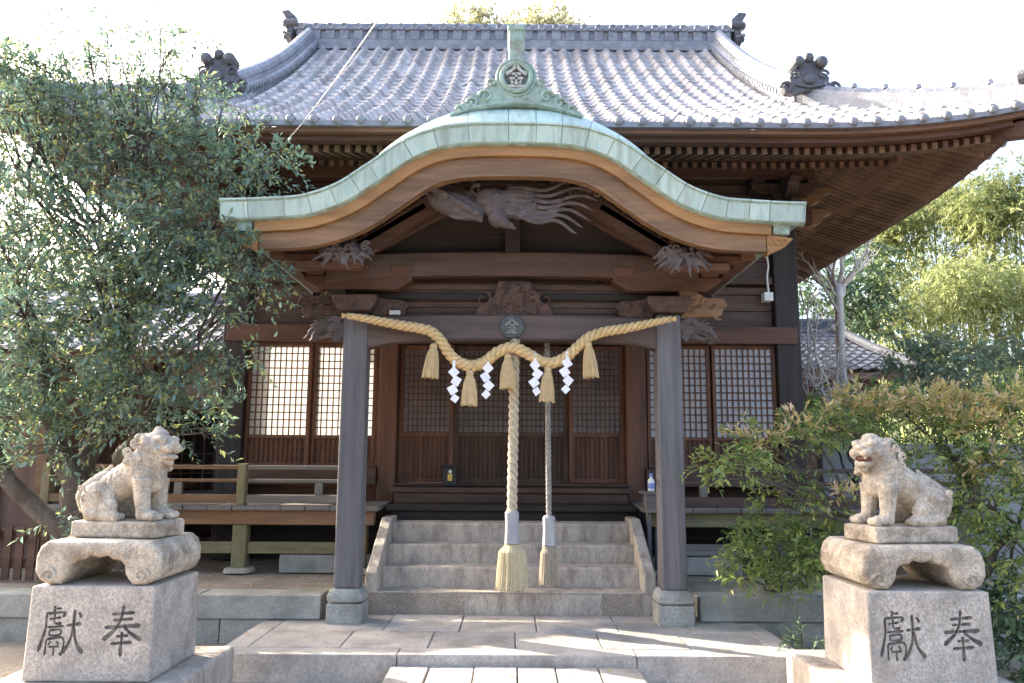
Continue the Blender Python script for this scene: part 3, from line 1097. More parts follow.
for sx in (-1, 1):
    oni(hall, (sx * 3.80, YC, ZR + .02), .62, sx * math.pi / 2, M_ONI)
    # upswept fin above the ridge end
    mb = MB()
    mb.prism([(0, 0), (.18, .02), (.22, .20), (.30, .34), (.16, .36), (.02, .22)], -.06, .06)
    mb.xf(Matrix.Translation((sx * 3.72, YC, ZR + .30)) @ Matrix.Scale(sx, 4, (1, 0, 0)))
    mb.build('ridge_fin', M_ONI, hall, bevel=.02)
    # descending ridges
    for yb in (-1, 1):
        xk = sx * (EX - DG - .02)
        path = []
        for i in range(22):
            d = HD - .15 - (HD - .15 - DG + .25) * i / 21
            path.append((xk + sx * .20 * max(0, (i / 21 - .4) / .6) ** 2, YC + yb * (HD - d), zr(d) + .02))
        mb = MB()
        rws = []
        for (x, y, z) in path:
            rws.append([(x - .15, y, z - .08), (x - .15, y, z + .17), (x - .11, y, z + .19), (x - .11, y, z + .25), (x + .11, y, z + .25), (x + .11, y, z + .19), (x + .15, y, z + .17), (x + .15, y, z - .08)])
        mb.grid(rws)
        for e in (0, 21):
            mb.f.append(tuple(range(e * 8, e * 8 + 8)))
        kr = mb.build('descending_ridge', M_TILED, hall)
        mb = MB()
        for i in range(21):
            a, b = Vector(path[i]), Vector(path[i + 1])
            up = Vector((0, 0, .28))
            mb.tube([a + up, a + up + (b - a) * .06, b + up], [.085, .098, .082], 10)
        mb.build('ridge_cap', M_TILED, kr, smooth=False)
        for side in (-1, 1):
            mb = MB()
            for i in range(20):
                a, b = Vector(path[i]), Vector(path[i + 1])
                for q in (0, .5):
                    p = a + (b - a) * q
                    mb.lathe([(.001, -.03), (.04, -.03), (.04, .03), (.001, .03)], (p.x + side * .15, p.y, p.z + .12), 8, 'x')
            mb.build('ridge_studs', M_TILED, kr)
        e = path[-1]
        oni(hall, (e[0], e[1] - yb * -.06 if False else e[1] + (yb * .10), e[2] + .13), .66, 0 if yb < 0 else math.pi, M_ONI)
        # corner ridges down to the eave corners
        c0 = Vector((sx * (EX - DG + .05), YC + yb * (HD - DG + .0), zr(DG) + .02))
        pth_ = []
        for i in range(16):
            t = i / 15
            d = DG * (1 - t) + .08 * t
            pth_.append((sx * (EX - d), YC + yb * (HD - d), zr(d, EX - d) + .03))
        mb = MB()
        rws = []
        nx_ = Vector((1, -sx * yb * 1.0, 0)).normalized()
        for i, p in enumerate(pth_):
            p = Vector(p)
            hgt = .155
            rws.append([p - nx_ * .13 + Vector((0, 0, -.08)), p - nx_ * .13 + Vector((0, 0, hgt)), p + nx_ * .13 + Vector((0, 0, hgt)), p + nx_ * .13 + Vector((0, 0, -.08))])
        mb.grid(rws)
        for e in (0, 15):
            mb.f.append(tuple(range(e * 4, e * 4 + 4)))
        cr_ = mb.build('corner_ridge', M_TILED, hall)
        mb = MB()
        for i in range(15):
            a, b = Vector(pth_[i]), Vector(pth_[i + 1])
            up = Vector((0, 0, .17))
            mb.tube([a + up, a + up + (b - a) * .06, b + up], [.07, .082, .066], 10)
        mb.build('ridge_cap', M_TILED, cr_)
        for i in range(1, 15, 2):
            p = Vector(pth_[i]) + Vector((0, 0, .245))
            MB().tube([p, p + Vector((0, 0, .05))], [.04, .032], 8).build('ridge_knob', M_TILED, cr_)
        e = pth_[-1]
        oni(hall, (e[0] + sx * .02, e[1] + yb * .02, e[2] + .04), .42, math.atan2(sx, -(yb * 1.0)) if yb < 0 else math.pi - sx * math.pi / 4, M_ONI)
    # gable wall
    mb = MB()
    gp = [(YC - (HD - DG) + .05, zr(DG) - .05)] + [(YC - (HD - d), zr(d) - .12) for d in np.linspace(DG + .1, HD, 10)]
    gp = gp + [(2 * YC - a, b) for a, b in gp[::-1][1:]]
    a, b = sorted((sx * (EX - DG - .30), sx * (EX - DG - .22)))
    mb.prism(gp, a, b, 'yz')
    mb.build('gable_wall', M_DK, hall)

# ================================================================== PORCH (curved copper gable)
KY = 6.20
# lower edge of the copper face: height against distance from the middle
kpts = []
for dx_, v in ((0, 141.5), (40, 142.3), (72, 146.5), (101, 157.5), (134.5, 180), (168, 201.5), (205, 214.5), (240, 218), (275, 219.5), (293, 219.8)):
    b = (341.5 - v) / FPX
    t = KY / (math.cos(PITCH) - b * math.sin(PITCH))
    kpts.append((dx_ / FPX * t, CAM_Z + t * (math.sin(PITCH) + b * math.cos(PITCH))))
half = crom([(x, z, 0) for x, z in kpts], 9)
half[0].x = 0
KC = [Vector((-p.x, p.y, 0)) for p in half[::-1][:-1]] + [Vector((p.x, p.y, 0)) for p in half]     # x, z
KXC = 0.0
XT = KC[-1].x


def knorm(i):
    a, b = KC[max(0, i - 1)], KC[min(len(KC) - 1, i + 1)]
    d = (b - a).normalized()
    return Vector((-d.y, d.x, 0))


def koff(i, off):
    p = KC[i] + knorm(i) * off
    return p.x, p.y


NK = len(KC)
# copper: face, rounded shoulder, flat run to the hall, in sheets with seams
prof = [(.05, -.012), (.0, .0), (-.03, .140), (-.046, .142), (-.046, .156), (.015, .162), (.04, .20), (.11, .275), (.25, .40), (.45, .53), (.7, .62), (1.0, .66), (1.3, .60), (3.3, .5)]


def kprof(i):
    q = abs(KC[i].x) / XT
    sc = 1.0 if q < .12 else max(.07, 1 - (q - .12) / .60)
    out = []
    for (dy, dn) in prof:
        dn2 = dn if dn <= .162 else .162 + (dn - .162) * sc
        x, z = koff(i, dn2)
        out.append((x, KY + dy, z))
    return out


mb = MB()
i = 0
seams = [0]
acc = 0
lim_ = .22
for k in range(1, NK):
    acc += (KC[k] - KC[k - 1]).length
    if acc > lim_ or k == NK - 1:
        seams.append(k)
        acc = 0
        lim_ = .16 + .16 * ((k * 7919) % 13) / 13
rs2 = random.Random(5)
for a, b in zip(seams, seams[1:]):
    rws = []
    for k in range(a, b + 1):
        rws.append([Vector(p) for p in kprof(k)])
    # open a fine seam at both ends and let each sheet sit a hair differently
    jit = rs2.uniform(-.0025, .0025)
    for r_ in (0, -1):
        oth = rws[1] if r_ == 0 else rws[-2]
        for c in range(len(prof)):
            d = oth[c] - rws[r_][c]
            if d.length > 1e-6:
                rws[r_][c] = rws[r_][c] + d.normalized() * .003
    rws = [[tuple(p + Vector((0, jit, jit))) for p in r_] for r_ in rws]
    mb.grid(rws)
    for r_ in (rws[0], rws[-1]):       # turned-in edge of each sheet
        mb.add([r_[1], r_[2], r_[5], (r_[4][0], r_[4][1] + .04, r_[4][2] - .03), (r_[1][0], r_[1][1] + .04, r_[1][2])], [(0, 1, 2, 3, 4)])
porch = mb.build('copper_roof', M_PAT, hall, fix=False)
_n, _l = M_PAT.node_tree.nodes, M_PAT.node_tree.links
_p = _n["Principled BSDF"]
_src = _p.inputs['Base Color'].links[0].from_socket
_tc = _n.new("ShaderNodeTexCoord")
_mp = _n.new("ShaderNodeMapping")
_mp.inputs['Scale'].default_value = (9, 1.2, 1.0)
_l.new(_tc.outputs['Object'], _mp.inputs[0])
_nz = _n.new("ShaderNodeTexNoise")
_nz.inputs['Scale'].default_value = 2.2
_nz.inputs['Detail'].default_value = 6
_l.new(_mp.outputs[0], _nz.inputs['Vector'])
_mr = _n.new("ShaderNodeMapRange")
_mr.inputs[1].default_value, _mr.inputs[2].default_value, _mr.inputs[4].default_value = .50, .72, .62
_l.new(_nz.outputs[0], _mr.inputs[0])
_mx = _n.new("ShaderNodeMix")
_mx.data_type = 'RGBA'
_l.new(_mr.outputs[0], _mx.inputs[0])
_l.new(_src, _mx.inputs[6])
_mx.inputs[7].default_value = (.25, .29, .25, 1)
_l.new(_mx.outputs[2], _p.inputs['Base Color'])
for p in porch.data.polygons:
    p.use_smooth = False
# dark base under the sheets, closes the ends
mb = MB()
rws = []
for k in range(NK):
    ring = [(p[0], p[1] + (.012 if j < 6 else 0), p[2] - .010) for j, p in enumerate(kprof(k))]
    x, z = koff(k, .02)
    ring += [(x, KY + 3.3, z), (x, KY + .06, z), ring[0]]
    rws.append(ring)
mb.grid(rws)
nn = len(rws[0])
for e in (0, NK - 1):
    mb.f.append(tuple(range(e * nn, e * nn + nn - 1)))
mb.build('roof_base', M_PATO, hall)

# barge boards below the copper
def arch_board(name, o0, o1, y0, y1, m, xmax, x_in=0):
    mb = MB()
    rws = []
    for k in range(NK):
        if abs(KC[k].x) > xmax:
            continue
        f0 = o0(abs(KC[k].x)) if callable(o0) else o0
        f1 = o1(abs(KC[k].x)) if callable(o1) else o1
        a, b = koff(k, f0), koff(k, f1)
        rws.append([(a[0], y0, a[1]), (b[0], y0, b[1]), (b[0], y1, b[1]), (a[0], y1, a[1]), (a[0], y0, a[1])])
    mb.grid(rws)
    for e in (0, len(rws) - 1):
        mb.f.append(tuple(range(e * 5, e * 5 + 4)))
    return mb.build(name, m, hall)


arch_board('barge_trim', -.004, -.102, KY + .05, KY + .16, M_BARGE, 2.16)
bgb = lambda x: -.27 + .035 * min(1, max(0, x - 1.2)) 
arch_board('barge_board', -.104, bgb, KY + .085, KY + .18, M_BARGE2, 2.14)
arch_board('barge_bead', lambda x: bgb(x) + .022, lambda x: bgb(x) - .006, KY + .07, KY + .10, M_BARGE2, 2.12)
for sx in (-1, 1):       # carved tips of the barge boards
    x0, z0 = sx * 2.115, koff(NK - 1, -.09)[1]
    mb = MB()
    mb.prism([(0, 0), (.10, -.01), (.22, -.03), (.15, -.10), (.06, -.14), (0, -.175)], -.045, .045)
    for k in range(3):
        sp = [((.04 + .05 * k) + (.025 + .0) * math.cos(t), -.048, -.06 + .025 * math.sin(t)) for t in np.linspace(0, 5, 10)]
        mb.tube(sp, .009, 5)
    mb.xf(Matrix.Translation((x0, KY + .132, z0)) @ Matrix.Scale(sx, 4, (1, 0, 0)))
    mb.build('barge_tip', M_BARGE, hall)
    MB().bx(min(sx * 2.165, sx * 2.30), max(sx * 2.165, sx * 2.30), KY + .06, KY + 3.2, KC[-1].y - .09, KC[-1].y - .006).build('eave_edge', M_PATO, hall, bevel=.008)

# inner arched ceiling with battens
mb = MB()
rws = []
for k in range(NK):
    a = koff(k, -.10)
    if abs(KC[k].x) > 2.2:
        continue
    rws.append([(a[0], KY + .19, a[1]), (a[0], KY + 3.3, a[1])])
mb.grid(rws)
mb.build('porch_ceiling', M_DY, hall)
mb = MB()
for k in range(6, NK - 6, 5):
    if abs(KC[k].x) > 2.15:
        continue
    a = koff(k, -.135)
    mb.beam((a[0], KY + .20, a[1]), (a[0], KY + 3.2, a[1]), .05, .06)
mb.build('ceiling_battens', M_DY, hall)
arch_board('inner_arch', -.17, -.32, KY + .52, KY + .62, M_DK, 1.95)

PY = 7.10
PX = 1.425
# pillars
for sx in (-1, 1):
    pl = MB().bx(sx * PX - .11, sx * PX + .11, PY - .11, PY + .11, .585, 3.02).build('pillar', M_POST, hall, bevel=.018, segs=2)
    mb = MB()
    mb.lathe([(.165, 0), (.165, .155), (.150, .165)], (sx * PX, PY, ZL - .002), 4)
    mb = MB().bx(sx * PX - .155, sx * PX + .155, PY - .155, PY + .155, ZL - .01, ZL + .165)
    mb.build('plinth', M_KERB, hall, bevel=.012)
    mb = MB().lathe([(.13, 0), (.158, .02), (.16, .06), (.14, .10), (.122, .118)], (sx * PX, PY, ZL + .168), 32, sq=9)
    mb.build('pillar_base', M_KERB, hall, smooth=False)
# main rainbow beam between the pillars: slight camber, chamfered
def rainbow(x0, x1, y0, y1, z0, z1, camber, m, name):
    mb = MB()
    rws = []
    n = 24
    for i in range(n + 1):
        q = i / n * 2 - 1
        x = (x0 + x1) / 2 + (x1 - x0) / 2 * q
        zz = camber * (1 - q * q)
        zb = camber * (1 - q ** 2) * .9 - .05 * max(0, abs(q) - .82) / .18
        c = .018
        ring = [(x, y0 + c, z0 + zb), (x, y0, z0 + zb + c), (x, y0, z1 + zz - c), (x, y0 + c, z1 + zz), (x, y1 - c, z1 + zz), (x, y1, z1 + zz - c), (x, y1, z0 + zb + c), (x, y1 - c, z0 + zb)]
        ring.append(ring[0])
        rws.append(ring)
    mb.grid(rws)
    for e in (0, n):
        mb.f.append(tuple(range(e * 9, e * 9 + 8)))
    return mb.build(name, m, hall)


M_PBEAM = mat("porch_beam_wood", (0.105, 0.075, 0.065), .4, 12, .6, .25, WX, stain=(.06, .045, .045), stain_amt=.6)
bm_ = rainbow(-PX + .11, PX - .11, PY - .085, PY + .085, 2.745, 2.985, .03, M_PBEAM, 'rainbow_beam')
rainbow(-1.72, 1.72, PY - .08, PY + .08, 3.335, 3.56, .05, M_DK, 'upper_rainbow_beam')
MB().bx(-PX - .45, PX + .45, PY + .06, PY + .095, 3.175, 3.24).build('bearer', M_BLACK, hall, bevel=.01)
# crest on the beam
cz = 2.895
mb = MB()
mb.tube([(.096 * math.cos(t), 0, .096 * math.sin(t)) for t in np.linspace(0, 2 * math.pi, 40)], .014, 8)
mb.lathe([(.001, -.008), (.092, -.008), (.092, .02), (.001, .02)], (0, 0, 0), 36, 'y')
mb.xf(Matrix.Translation((0, PY - .10, cz)))
M_CREST = mat("green_grey_crest", (0.085, 0.10, 0.10), .3, 20, .5, .2, metallic=.3)
cre = mb.build('crest', M_CREST, hall)
M_CREST2 = mat("crest_sign_metal", (0.42, 0.42, 0.38), .25, 20, .5, .2)
mb = MB()
strokes(mb, KIN, -.068, cz - .066, .136, PY - .122, .016)
mb.build('crest_sign', mat('dull_crest_metal', (.22, .23, .21), .25, 20, .5, .2), cre, fix=True)
# board wall behind the frog-leg strut, and tympanum above the upper beam
mb = MB()
for k in range(6):
    mb.bx(-1.35, 1.35, PY + .10, PY + .12, 3.0 + k * .056, 3.0 + k * .056 + .05)
mb.bx(-1.5, 1.5, PY + .125, PY + .14, 2.9, 3.35)
mb.build('transom_boards', M_DK, hall)
mb = MB()
top = []
for k in range(NK):
    if abs(KC[k].x) < 1.78:
        a = koff(k, -.11)
        top.append(a)
poly = [(-1.70, 3.5), (1.70, 3.5)] + [p for p in top[::-1] if p[1] > 3.5 and abs(p[0]) < 1.69]
mb.prism(poly, PY + .05, PY + .09)
mb.build('tympanum', M_BLACK, hall)
# struts leaning across the tympanum
for sx in (-1, 1):
    MB().beam((sx * 1.42, PY - .02, 3.56), (sx * .55, PY - .02, 4.06), .08, .10).build('gable_strut', M_DK, hall, bevel=.01)
    MB().beam((sx * 1.50, PY - .35, 3.50), (sx * .78, PY - .35, 3.95), .06, .07).build('gable_strut', M_CARVB, hall, bevel=.01)
MB().bx(-.07, .07, PY - .07, PY + .05, 3.60, 4.2).build('king_post', M_BLACKV, hall, bevel=.012)


def carve(name, m, parent=None, vox=.011, mb=None, sm=3):
    o = mb.build(name, m, hall if parent is None else parent)
    r_ = o.modifiers.new('one_surface', 'REMESH')
    r_.mode = 'VOXEL'
    r_.voxel_size = vox
    r_.use_smooth_shade = True
    s_ = o.modifiers.new('soften', 'SMOOTH')
    s_.factor = .5
    s_.iterations = sm
    return o


def wave_tube(mb, p0, d, length, r0, r1, amp, freq, ph=0, n=26, up=(0, 0, 1), flat=.6):
    p0, d, up = Vector(p0), Vector(d).normalized(), Vector(up)
    P, rr = [], []
    for i in range(n):
        t = i / (n - 1)
        P.append(p0 + d * length * t + up * amp * math.sin(freq * 2 * math.pi * t + ph) * (0.3 + .7 * t))
        rr.append(r0 + (r1 - r0) * t if t < .9 else (r1) * (1 - t) * 10 * .9 + .004)
    mb.tube(P, rr, 7, flat=flat)


def spiral(mb, c, r0, turns, th, y, sgn=1, a0=0, n=22, flat=.7):
    P, rr = [], []
    for i in range(n):
        t = i / (n - 1)
        a = a0 + sgn * turns * 2 * math.pi * t
        r_ = r0 * (1 - .82 * t)
        P.append((c[0] + r_ * math.cos(a), y, c[1] + r_ * math.sin(a)))
        rr.append(th * (1 - .4 * t))
    mb.tube(P, rr, 7)


# frog-leg strut carved with waves
rc = random.Random(11)
mb = MB()
mb.prism([(-.38, 0), (.38, 0), (.33, .09), (.20, .16), (.15, .33), (-.15, .33), (-.20, .16), (-.33, .09)], PY - .05, PY + .04)
for k in range(16):
    spiral(mb, (rc.uniform(-.19, .21), rc.uniform(.04, .28)), rc.uniform(.03, .06), 1.2, .014, PY - .065, rc.choice((-1, 1)), rc.uniform(0, 6))
spiral(mb, (.29, .16), .075, 1.1, .016, PY - .05, 1, 2)
spiral(mb, (-.29, .16), .075, 1.1, .016, PY - .05, -1, 1)
mb.xf(Matrix.Translation((0.02, 0, 3.005)))
carve('frog_leg_strut', M_CARVB, vox=.009, mb=mb)

PHX = 1.2
# crane-like phoenix carving hung in the middle of the gable
mb = MB()
c = at(497, 205, KY + .30)
mb.ell((c.x - .02, 0, c.z + .02), (.17, .075, .115), (0, .5, 0))
mb.ell((c.x - .01, -.02, c.z - .09), (.075, .065, .075), (0, .4, 0))
mb.tube([(c.x + .0, -.03, c.z - .10), (c.x + .05, -.045, c.z - .15), (c.x + .10, -.04, c.z - .165), (c.x + .125, -.03, c.z - .185)], [.05, .038, .022, .005], 8)
mb.tube([(c.x + .05, -.02, c.z - .06), (c.x + .15, -.03, c.z - .10), (c.x + .21, -.03, c.z - .08)], [.025, .018, .006], 6)
# left wing: body lobes and overlapping feathers
mb.ell((c.x - .33, .0, c.z + .01), (.23, .06, .10), (0, .35, 0))
for k in range(8):
    a = k / 7
    p0 = (c.x - .12 - .06 * a, -.03 + .01 * k, c.z - .10 + .17 * a)
    wave_tube(mb, p0, (-1, 0, .10 + .42 * a), .46 - .05 * abs(k - 4), .038, .012, .014, 1.0, k)
for k in range(6):
    mb.ell((c.x - .18 - .06 * k, -.055, c.z - .06 + .035 * k), (.055, .022, .028), (0, .4, 0))
# right: curved cape and flowing tail feathers
mb.ell((c.x + .10, 0, c.z + .08), (.13, .055, .06), (0, -.1, 0))
for k in range(7):
    wave_tube(mb, (c.x + .06 + .012 * k, -.02 - .006 * k, c.z + .12 - .034 * k), (1, 0, .10 - .055 * k), .66 - .05 * abs(k - 2), .023, .012, .038, 1.35, .7 + .3 * k)
for k in range(5):
    wave_tube(mb, (c.x + .02, -.05, c.z + .06 - .03 * k), (1, 0, .10 - .03 * k), .26, .022, .008, .015, .9, k * .6)
spiral(mb, (c.x + .72, c.z + .10), .05, 1.0, .016, -.02, -1, 3)
spiral(mb, (c.x - .55, c.z + .11), .05, 1.0, .016, -.02, 1, 0)
for k in range(5):
    spiral(mb, (c.x - .42 + .25 * k, c.z + .13), .05, 1.1, .018, .02, 1 if k % 2 else -1, k)
mb.xf(Matrix.Translation((c.x + .02, c.y, c.z - .015)) @ Matrix.Scale(1.16, 4) @ Matrix.Translation((-c.x, 0, -c.z)))
carve('phoenix_carving', M_CARV, vox=.006, mb=mb, sm=1)


# shaggy leaf carvings under the barge boards, and tusked beam noses on the pillars
def tuft(name, u0, v0, Y, wdt, hgt, sx, m, rows_=3, n=9, seed=0):
    rr = random.Random(seed)
    p = at(u0, v0, Y)
    mb = MB()
    mb.ell((0, .05, .0), (wdt * .42, .06, hgt * .34))
    for r_ in range(rows_):
        for k in range(n):
            a = k / (n - 1)
            ang = R(165 - 200 * a)
            st_ = (rr.uniform(-.1, .1) * wdt + (a - .5) * wdt * .45, -.02 - .02 * r_, (.22 - .16 * r_) * hgt + rr.uniform(-.04, .04) * hgt)
            dirv = Vector((-(a - .5) * -1.6, -.05, -.55 - .3 * rr.random() - (.25 if .2 < a < .8 else 0)))
            wave_tube(mb, st_, dirv, hgt * rr.uniform(.42, .62), .024, .008, .014, .9, rr.uniform(0, 6), n=12, up=(1, 0, .3))
    for k in range(6):
        spiral(mb, (rr.uniform(-.4, .4) * wdt, rr.uniform(-.1, .3) * hgt), .035, 1.1, .012, -.05, rr.choice((-1, 1)), rr.uniform(0, 6), 14)
    mb.xf(Matrix.Translation(p))
    return carve(name, m, vox=.007, mb=mb, sm=1)


tuft('leaf_carving', 345, 251, KY + .26, .50, .27, -1, M_CARV, seed=2)
tuft('leaf_carving', 682, 256, KY + .26, .48, .30, 1, M_CARV, seed=3)
for sx, u, v in ((-1, 349, 331), (1, 678, 335)):
    rr = random.Random(20 + sx)
    mb = MB()
    # baku-like head: brow, trunk and mane curls pointing outwards
    mb.ell((0, 0, 0), (.13, .085, .10))
    mb.tube([(.06, 0, .03), (.17, 0, .0), (.23, 0, -.05), (.24, 0, -.10), (.28, 0, -.11)], [.075, .055, .04, .03, .015], 9)
    mb.tube([(.08, -.04, -.05), (.17, -.06, -.085), (.22, -.06, -.06)], [.03, .02, .006], 6)
    for k in range(11):
        a = k / 10
        spiral(mb, (-.13 + .20 * rr.random(), -.09 + .18 * a), .035, 1.2, .016, -.075, 1 if k % 2 else -1, k, 14)
    for k in range(7):
        wave_tube(mb, (-.02 + .03 * k, -.06, .08 - .01 * k), (.9, 0, .25 - .14 * k), .20, .024, .008, .02, 1, k, 12)
    mb.ell((.06, -.075, .045), (.022, .02, .018))
    mb.xf(Matrix.Translation((sx * (PX + .16), PY, 2.875)) @ Matrix.Scale(sx, 4, (1, 0, 0)))
    carve('beam_nose_carving', M_CARV, vox=.007, mb=mb, sm=1)
    # bracket stack on the pillar
    mb = MB().prism([(-.14, 0), (.14, 0), (.20, .09), (.20, .15), (-.20, .15), (-.20, .09)], PY - .19, PY + .19)
    mb.xf(Matrix.Translation((sx * PX, 0, 3.022)))
    mb.build('bearing_block', M_CARVB, hall, bevel=.01)
    mb = MB()
    arm = [(-.50, .09), (-.36, .0), (.36, .0), (.50, .09), (.50, .13), (-.50, .13)]
    mb.prism(arm, PY - .065, PY + .065)
    mb.xf(Matrix.Translation((sx * PX, 0, 3.242)))
    mb.build('bracket_arm', M_REDX, hall, bevel=.01)
    for q in (-.40, 0, .40):
        mb = MB().prism([(-.07, 0), (.07, 0), (.10, .05), (.10, .09), (-.10, .09), (-.10, .05)], PY - .095, PY + .095)
        mb.xf(Matrix.Translation((sx * PX + q, 0, 3.374)))
        mb.build('bracket_block', M_REDX, hall, bevel=.006)
    # bearers stepping forward under the barge board, and side purlins
    mb = MB()
    for k, (x0, x1, z) in enumerate(((1.30, 1.86, 3.47), (1.42, 2.0, 3.545), (1.30, 2.10, 3.62))):
        a, b = sorted((sx * x0, sx * x1))
        mb.bx(a, b, 6.50 + .05 * k, 6.60 + .05 * k, z - .04 - .12, z - .095)
    mb.build('stepped_bearer', M_REDX, hall, bevel=.008)
    for x, z in ((1.45, 3.63), (2.02, 3.47)):
        MB().beam((sx * x, KY + .28, z), (sx * x, 9.4, z), .12, .14).build('porch_purlin', M_REDX, hall, bevel=.012)
    # curved tie beam from the pillar back to the hall
    P = crom([(sx * PX, PY + .12, 2.86), (sx * PX, 7.9, 3.0), (sx * 1.46, 8.7, 3.28), (sx * 1.5, 9.45, 3.42)], 8)
    rws = []
    mb = MB()
    for p in P:
        rws.append([(p.x - .07, p.y, p.z - .10), (p.x + .07, p.y, p.z - .10), (p.x + .07, p.y, p.z + .10), (p.x - .07, p.y, p.z + .10), (p.x - .07, p.y, p.z - .10)])
    mb.grid(rws)
    mb.build('curved_tie_beam', M_REDX, hall)
    # waved carving beside the bracket
    mb = MB()
    rr = random.Random(5)
    mb.prism([(0, 0), (.30, .02), (.44, .12), (.40, .20), (.24, .20), (.12, .28), (0, .28)], -.035, .035)
    for k in range(9):
        spiral(mb, (rr.uniform(.03, .36), rr.uniform(.04, .20)), rr.uniform(.03, .06), 1.2, .014, -.04, rr.choice((-1, 1)), rr.uniform(0, 6), 14)
    mb.xf(Matrix.Translation((sx * (PX + .12), PY - .02, 2.985)) @ Matrix.Scale(sx, 4, (1, 0, 0)))
    carve('wave_bracket', M_BARGE2 if sx > 0 else M_CARVB, vox=.009, mb=mb)
    mb = MB()
    mb.prism([(0, 0), (-.26, .015), (-.36, .10), (-.30, .16), (-.14, .17), (0, .2)], -.035, .035)
    for k in range(6):
        spiral(mb, (-rr.uniform(.03, .30), rr.uniform(.03, .14)), rr.uniform(.03, .05), 1.2, .013, -.04, rr.choice((-1, 1)), rr.uniform(0, 6), 14)
    mb.xf(Matrix.Translation((sx * (PX - .12), PY - .01, 2.99)) @ Matrix.Scale(sx, 4, (1, 0, 0)))
    carve('wave_bracket', M_CARVB, vox=.009, mb=mb)

# copper ridge-end ornament on top of the curved gable
c = at(516, 118, KY + .28)
sc = (at(580, 110, KY + .28).x - at(452, 110, KY + .28).x) / 128
mb = MB()
hl = [(0, 58), (10, 57), (17, 50), (20, 40), (23, 30), (28, 32), (32, 28), (36, 22), (42, 24), (46, 16), (52, 14), (58, 6), (64, 4), (66, -3), (40, 5), (20, 9), (0, 11)]
poly = [(a * sc, b * sc) for a, b in hl] + [(-a * sc, b * sc) for a, b in hl[::-1] if a > 0]
mb.prism(poly, -.05, .07)
for q in (-1, 1):
    for (x, z, r_) in ((30, 20, 7), (43, 13, 6), (55, 6, 4.5), (24, 34, 4)):
        P = [(q * (x + r_ * math.cos(t) * (1 - t / 9)) * sc, -.055, (z + r_ * math.sin(t) * (1 - t / 9)) * sc) for t in np.linspace(0, 7, 18)]
        mb.tube(P, .016, 6)
    P = [(q * x * sc, -.055, z * sc) for x, z in ((66, -1), (44, 7), (22, 12), (0, 14))]
    mb.tube(P, .022, 6)
mb.xf(Matrix.Translation((c.x, c.y, c.z)))
orn = mb.build('ridge_ornament', M_PATO, hall, bevel=.006, segs=1)
ccz = c.z + 40 * sc
mb = MB()
mb.tube([(14.5 * sc * math.cos(t), 0, 14.5 * sc * math.sin(t)) for t in np.linspace(0, 2 * math.pi, 36)], .026, 8)
mb.tube([(19 * sc * math.cos(t), .01, 19 * sc * math.sin(t)) for t in np.linspace(0, 2 * math.pi, 36)], .014, 8)
mb.xf(Matrix.Translation((c.x, c.y - .06, ccz)))
ring_ = mb.build('ornament_ring', M_PATO, orn)
MB().lathe([(.001, -.03), (14 * sc, -.03), (14 * sc, .03), (.001, .03)], (c.x, c.y - .03, ccz), 32, 'y').build('ornament_disc', mat("dark_bronze", (.10, .12, .12), .3, 20, .5, .2), orn)
mb = MB()
strokes(mb, KIN, c.x - 12 * sc, ccz - 12 * sc, 24 * sc, c.y - .085, .03)
mb.build('crest_sign', M_CREST2, orn)
tp = at(516, 30, KY + .30).z
mb = MB().bx(c.x - 7.5 * sc, c.x + 7.5 * sc, c.y - .06, c.y + .30, ccz + 17 * sc, tp)
mb.bx(c.x - 9 * sc, c.x + 9 * sc, c.y - .075, c.y + .32, tp - .05, tp + .0)
mb.build('ridge_end_post', M_PATO, orn, bevel=.01)
# ridge of the porch roof running back
mb = MB()
mb.tube([(c.x, c.y + .05, ccz - .25), (c.x, c.y + 1.0, ccz - .22), (c.x, c.y + 2.6, ccz - .22)], .10, 12)
mb.build('porch_ridge', M_PATO, hall)

# ================================================================== SACRED ROPE, TASSELS, STREAMERS, BELL ROPES
RY = 6.93
rp = [(347, 315.5, 3.2), (356, 317, 3.4), (368, 319, 4), (384, 322, 4.6), (402, 325.5, 5), (420, 328.5, 5.2), (432, 332, 5.3), (441, 341, 5.4), (448, 352, 5.5), (457, 361, 5.6),
      (471, 366, 5.8), (485, 362, 5.8), (497, 352.5, 5.8), (513, 347.5, 5.8), (528, 354, 5.8), (540, 361, 5.7), (552, 363, 5.7), (566, 357, 5.5), (578, 346.5, 5.4), (590, 336.5, 5.3),
      (606, 331.5, 5), (625, 328.5, 4.8), (642, 325, 4.4), (658, 321.5, 3.6), (671, 319, 3.0)]
pts3, rad3 = [], []
for i, (u, v, r_) in enumerate(rp):
    e = min(i, len(rp) - 1 - i)
    pts3.append(at(u, v, RY - (0.02 if e > 4 else .07 * (1 - e / 5))))
    rad3.append(r_ * .0090)
dense = crom(pts3, 8)
dr = list(np.interp(np.linspace(0, 1, len(dense)), np.linspace(0, 1, len(rad3)), rad3))
mb = MB()
rope(mb, dense, dr, 3, pitch=.17, n=8, step=.010)
for e, s_ in ((0, -1), (-1, 1)):       # frayed ends
    for k in range(7):
        p = dense[e]
        mb.tube([p, p + Vector((s_ * .05, rs.uniform(-.02, .02), rs.uniform(-.03, .03)))], [.012, .004], 5)
sacred = mb.build('sacred_rope', M_ROPE, smooth=True)
tag(sacred, 'thick twisted straw rope strung in two swags across the porch beam', 'rope')


